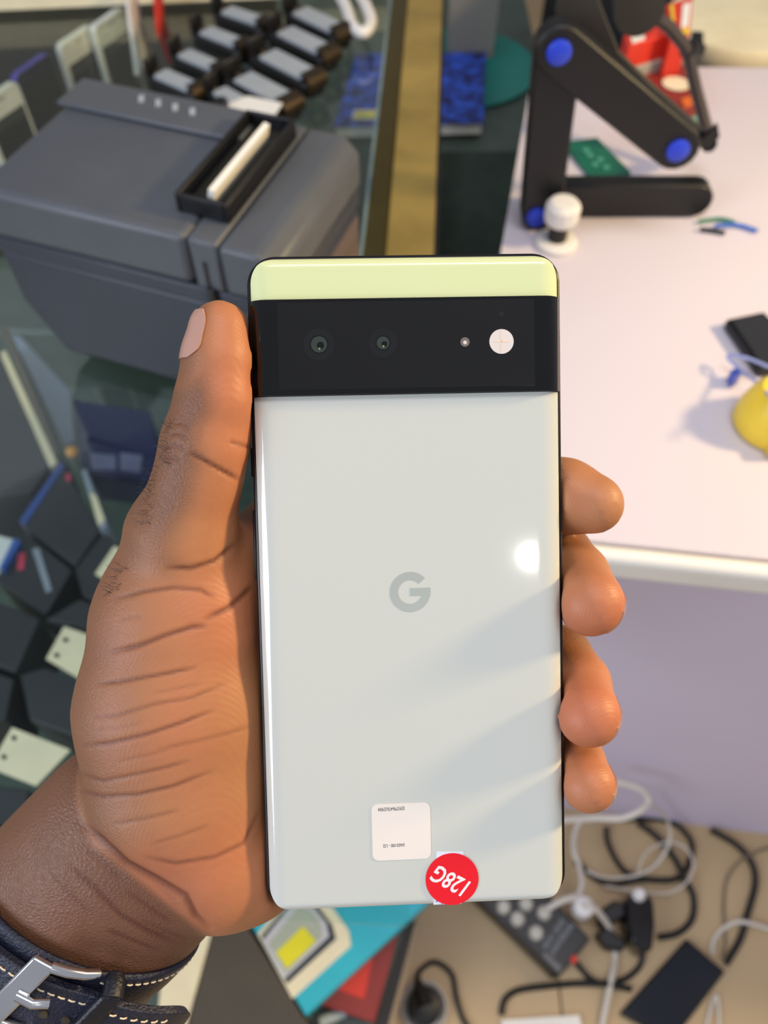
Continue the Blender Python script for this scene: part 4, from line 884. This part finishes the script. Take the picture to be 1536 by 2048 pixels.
# nails: plates marched out onto the finger surface
m_nail = M('nail', (186, 142, 124), 0.25, coat=0.3)
def nail(a, b, out, halfang, l0, l1, name, lift=0.35):
    ax = (b-a)/np.linalg.norm(b-a); out = np.array(out, float); out -= ax*(out@ax); out /= np.linalg.norm(out); sd = np.cross(ax, out)
    nu, nvv = 10, 12; rows = []
    for j in range(nvv+1):
        v = j/nvv; wv_ = halfang*(1-0.25*max(0, (v-0.7)/0.3)**2)*(1-0.35*max(0, (0.25-v)/0.25)**2)
        for i in range(nu+1):
            th = math.radians(wv_*(-1+2*i/nu)); dr = out*math.cos(th)+sd*math.sin(th); c = a+ax*(l0+(l1-l0)*v)
            rows.append((c, dr))
    c = np.array([r[0] for r in rows]); dr = np.array([r[1] for r in rows]); lo_ = np.zeros(len(rows)); hi_ = np.full(len(rows), 22.0)
    for _ in range(30):
        md = (lo_+hi_)/2; s_ = hand_sdf(c+dr*md[:, None]) < 0; lo_ = np.where(s_, md, lo_); hi_ = np.where(s_, hi_, md)
    top = c+dr*(lo_+lift)[:, None]; bot = c+dr*(lo_-0.4)[:, None]; n = nu+1; K = len(rows); fs = []
    for j in range(nvv):
        for i in range(nu):
            q = j*n+i; fs += [(q, q+1, q+n+1, q+n), (K+q, K+q+n, K+q+n+1, K+q+1)]
    rim = [i for i in range(n)]+[j*n+nu for j in range(1, nvv+1)]+[nvv*n+i for i in range(nu-1, -1, -1)]+[j*n for j in range(nvv-1, 0, -1)]
    fs += [(rim[k], K+rim[k], K+rim[(k+1) % len(rim)], rim[(k+1) % len(rim)]) for k in range(len(rim))]
    mb = MB(); mb.add([cam2world(q)-origin for q in np.concatenate([top, bot])], fs)
    return mb.build(name, m_nail, hand, smooth=True)
nail(P(431, 800, 4), P(440, 655, 5), (-1, 0.0, 0.30), 58, 8.8, 20.5, 'thumbnail')
for f in FING:
    a_, b_ = f[-2][0], f[-1][0]; L_ = np.linalg.norm(b_-a_)
    nail(a_, b_, (0.55, 0.3, -1.2), 40, L_*0.35, L_+5.0, 'fingernail', 0.25)
# short black hairs on the thumb knuckle and back edge
hmb = MB(); rng = random.Random(3)
for (x0, y0, x1, y1, cnt_) in ((330, 845, 362, 930, 26), (285, 930, 320, 1060, 34), (215, 1130, 262, 1190, 22)):
    for k in range(cnt_):
        t = rng.random(); px_ = x0+(x1-x0)*rng.random()*0.55 + (0 if x0 > 320 else (x1-x0)*0.45*(1-t)); py_ = y0+(y1-y0)*t
        # find the surface along the view of this spot by stepping in depth
        ws_ = np.linspace(18, -30, 97); pp_ = np.array([P(px_, py_, w) for w in ws_]); s_ = hand_sdf(pp_); ii = np.nonzero(s_ < 0)[0]
        if len(ii) == 0: continue
        p0 = pp_[ii[0]]; a = rng.uniform(-1.3, 1.2); l_ = rng.uniform(2.0, 4.2); dx = np.array([math.cos(a)*-1, math.sin(a)*0.6, 0.1])*l_
        p1 = p0+dx*0.5+np.array([0, 0.4, 0.5]); p2 = p0+dx+np.array([0, rng.uniform(-.5, .9), 0.1])
        hmb.tube([cam2world(q)-origin for q in (p0-np.array([0, 0, .2]), p1, p2)], 0.00004, 4)
ho = hmb.build('hand_hair', M('hair_black', (20, 16, 14), 0.5), hand); ho['kind'] = 'stuff'

# ------------------------------------------------------------------ watch strap round the wrist
ax = (FA1-FA0); ax /= np.linalg.norm(ax)
nn_ = np.array([0, 0, 1.0]); nn_ -= ax*(nn_@ax); nn_ /= np.linalg.norm(nn_); tt_ = np.cross(ax, nn_)
if tt_[0] < 0: tt_ = -tt_
S0 = 20.0
def wp_(phi, s, lift=0.0):        # point on the wrist band: phi 0 at the right side, 90 facing the camera
    a = math.radians(phi); c = FA0+ax*(s-10.0*math.cos(a))
    return c + tt_*((30.0+lift)*math.cos(a)) + nn_*((22.3+lift)*math.sin(a))
worig = cam2world(FA0+ax*(S0+10))
ws = empty('watch_strap', worig); tag(ws, 'navy leather watch strap with cream stitching and steel buckle on the wrist', 'watch strap')
m_nav = M('navy_leather', (24, 28, 48), 0.38, var=0.12, scale=300, bump=0.5, bscale=1400)
m_navd = M('navy_leather_edge', (14, 16, 26), 0.4, bump=0.3, bscale=1400)
m_st = M('cream_thread', (222, 206, 180), 0.6)
def band(p0, p1, s0, s1, l0, l1, name, mat, n=40, endround=0.0, parent=ws, bevel=0.0008, ns=6, flare=0):
    vs = []; m = ns+1
    for lay in (l1, l0):
        for i in range(n+1):
            ph_ = p0+(p1-p0)*i/n; tl = flare*max(0, 62-ph_)*0.16 if ph_ > 0 else 0
            sa, sb2 = s0, s1
            if endround > 0:
                q = abs(ph_-p0)*math.pi/180*27
                if q < endround: e = endround-math.sqrt(max(0, endround**2-(endround-q)**2)); sa, sb2 = s0+e, s1-e
            for j in range(m): 
                u = j/ns; vs.append(cam2world(wp_(ph_, sa+(sb2-sa)*u, tl+lay+(0.5*math.sin(math.pi*u)-0.25 if lay == l1 else 0)))-worig)
    K = (n+1)*m; fs = []
    for i in range(n):
        for j in range(ns):
            a = i*m+j; fs += [(a, a+1, a+m+1, a+m), (K+a, K+a+m, K+a+m+1, K+a+1)]
        a = i*m; fs.append((a, a+m, K+a+m, K+a)); a = i*m+ns; fs.append((a, K+a, K+a+m, a+m))
    for j in range(ns):
        fs.append((j, K+j, K+j+1, j+1)); a = n*m+j; fs.append((a, a+1, K+a+1, K+a))
    mb = MB(); mb.add(vs, fs); return mb.build(name, mat, parent, smooth=True, bevel=bevel)
band(-175, 175, S0, S0+20, 0.2, 2.2, 'lower_band', m_nav, 90)
band(13, 175, S0+4.0, S0+23, 2.7, 5.2, 'upper_band', m_nav, 60, endround=7.5, flare=1)
def stitches(p0, p1, s, lift0, step, parent, flare=0):
    k = p0
    while k < p1:
        lift = lift0+flare*max(0, 62-k)*0.16
        MB().tube([cam2world(wp_(k, s, lift))-worig, cam2world(wp_(k+step*.32, s, lift+.18))-worig, cam2world(wp_(k+step*.66, s, lift))-worig], 0.00022, 6).build('stitch', m_st, parent, smooth=True); k += step
stitches(28, 170, S0+6.7, 5.2, 4.2, ws, 1); stitches(28, 170, S0+20.3, 5.2, 4.2, ws, 1); stitches(-10, 60, S0+2.6, 2.1, 4.2, ws); stitches(112, 160, S0+2.6, 2.1, 4.2, ws)
def tubew(pts, r, name, mat, n=12, parent=ws): return MB().tube([cam2world(wp_(*p))-worig for p in pts], r, n).build(name, mat, parent, smooth=True)
band(82.5, 91.5, S0-4.0, S0+20, 6.0, 8.0, 'buckle_bar', m_chrome, 10, parent=ws, bevel=0.0007)
tubew([(84, S0-3.2, 6.8), (78, S0-3.0, 6.0), (71, S0-2.4, 4.6), (65, S0-1.6, 3.0)], 0.0013, 'buckle_rod', m_chrome)
tubew([(84, S0+20, 6.6), (75, S0+20, 6.0), (66, S0+20, 3.4)], 0.0013, 'buckle_rod', m_chrome)
tubew([(86, S0+7.5, 8.4), (80, S0+7.3, 8.6), (75, S0+7, 7.2)], 0.0013, 'prong', m_chrome)
band(53, 61, S0-0.2, S0+26, 5.9, 7.8, 'keeper_loop', m_navd, 8, parent=ws, bevel=0.0008)
tubew([(57, S0+0.2, 7.0), (57, S0-0.8, 4.5), (57, S0-0.6, 2.4)], 0.0026, 'keeper_side', m_navd)
for k in (72, 63): 
    c = wp_(k, S0+12, 5.6); 
    MB().tube([cam2world(wp_(k, S0+13.5, 5.0))-worig, cam2world(wp_(k, S0+13.5, 5.9))-worig], 0.0011, 14).build('punched_hole', M('hole_rim', (70, 60, 44), 0.6), ws)
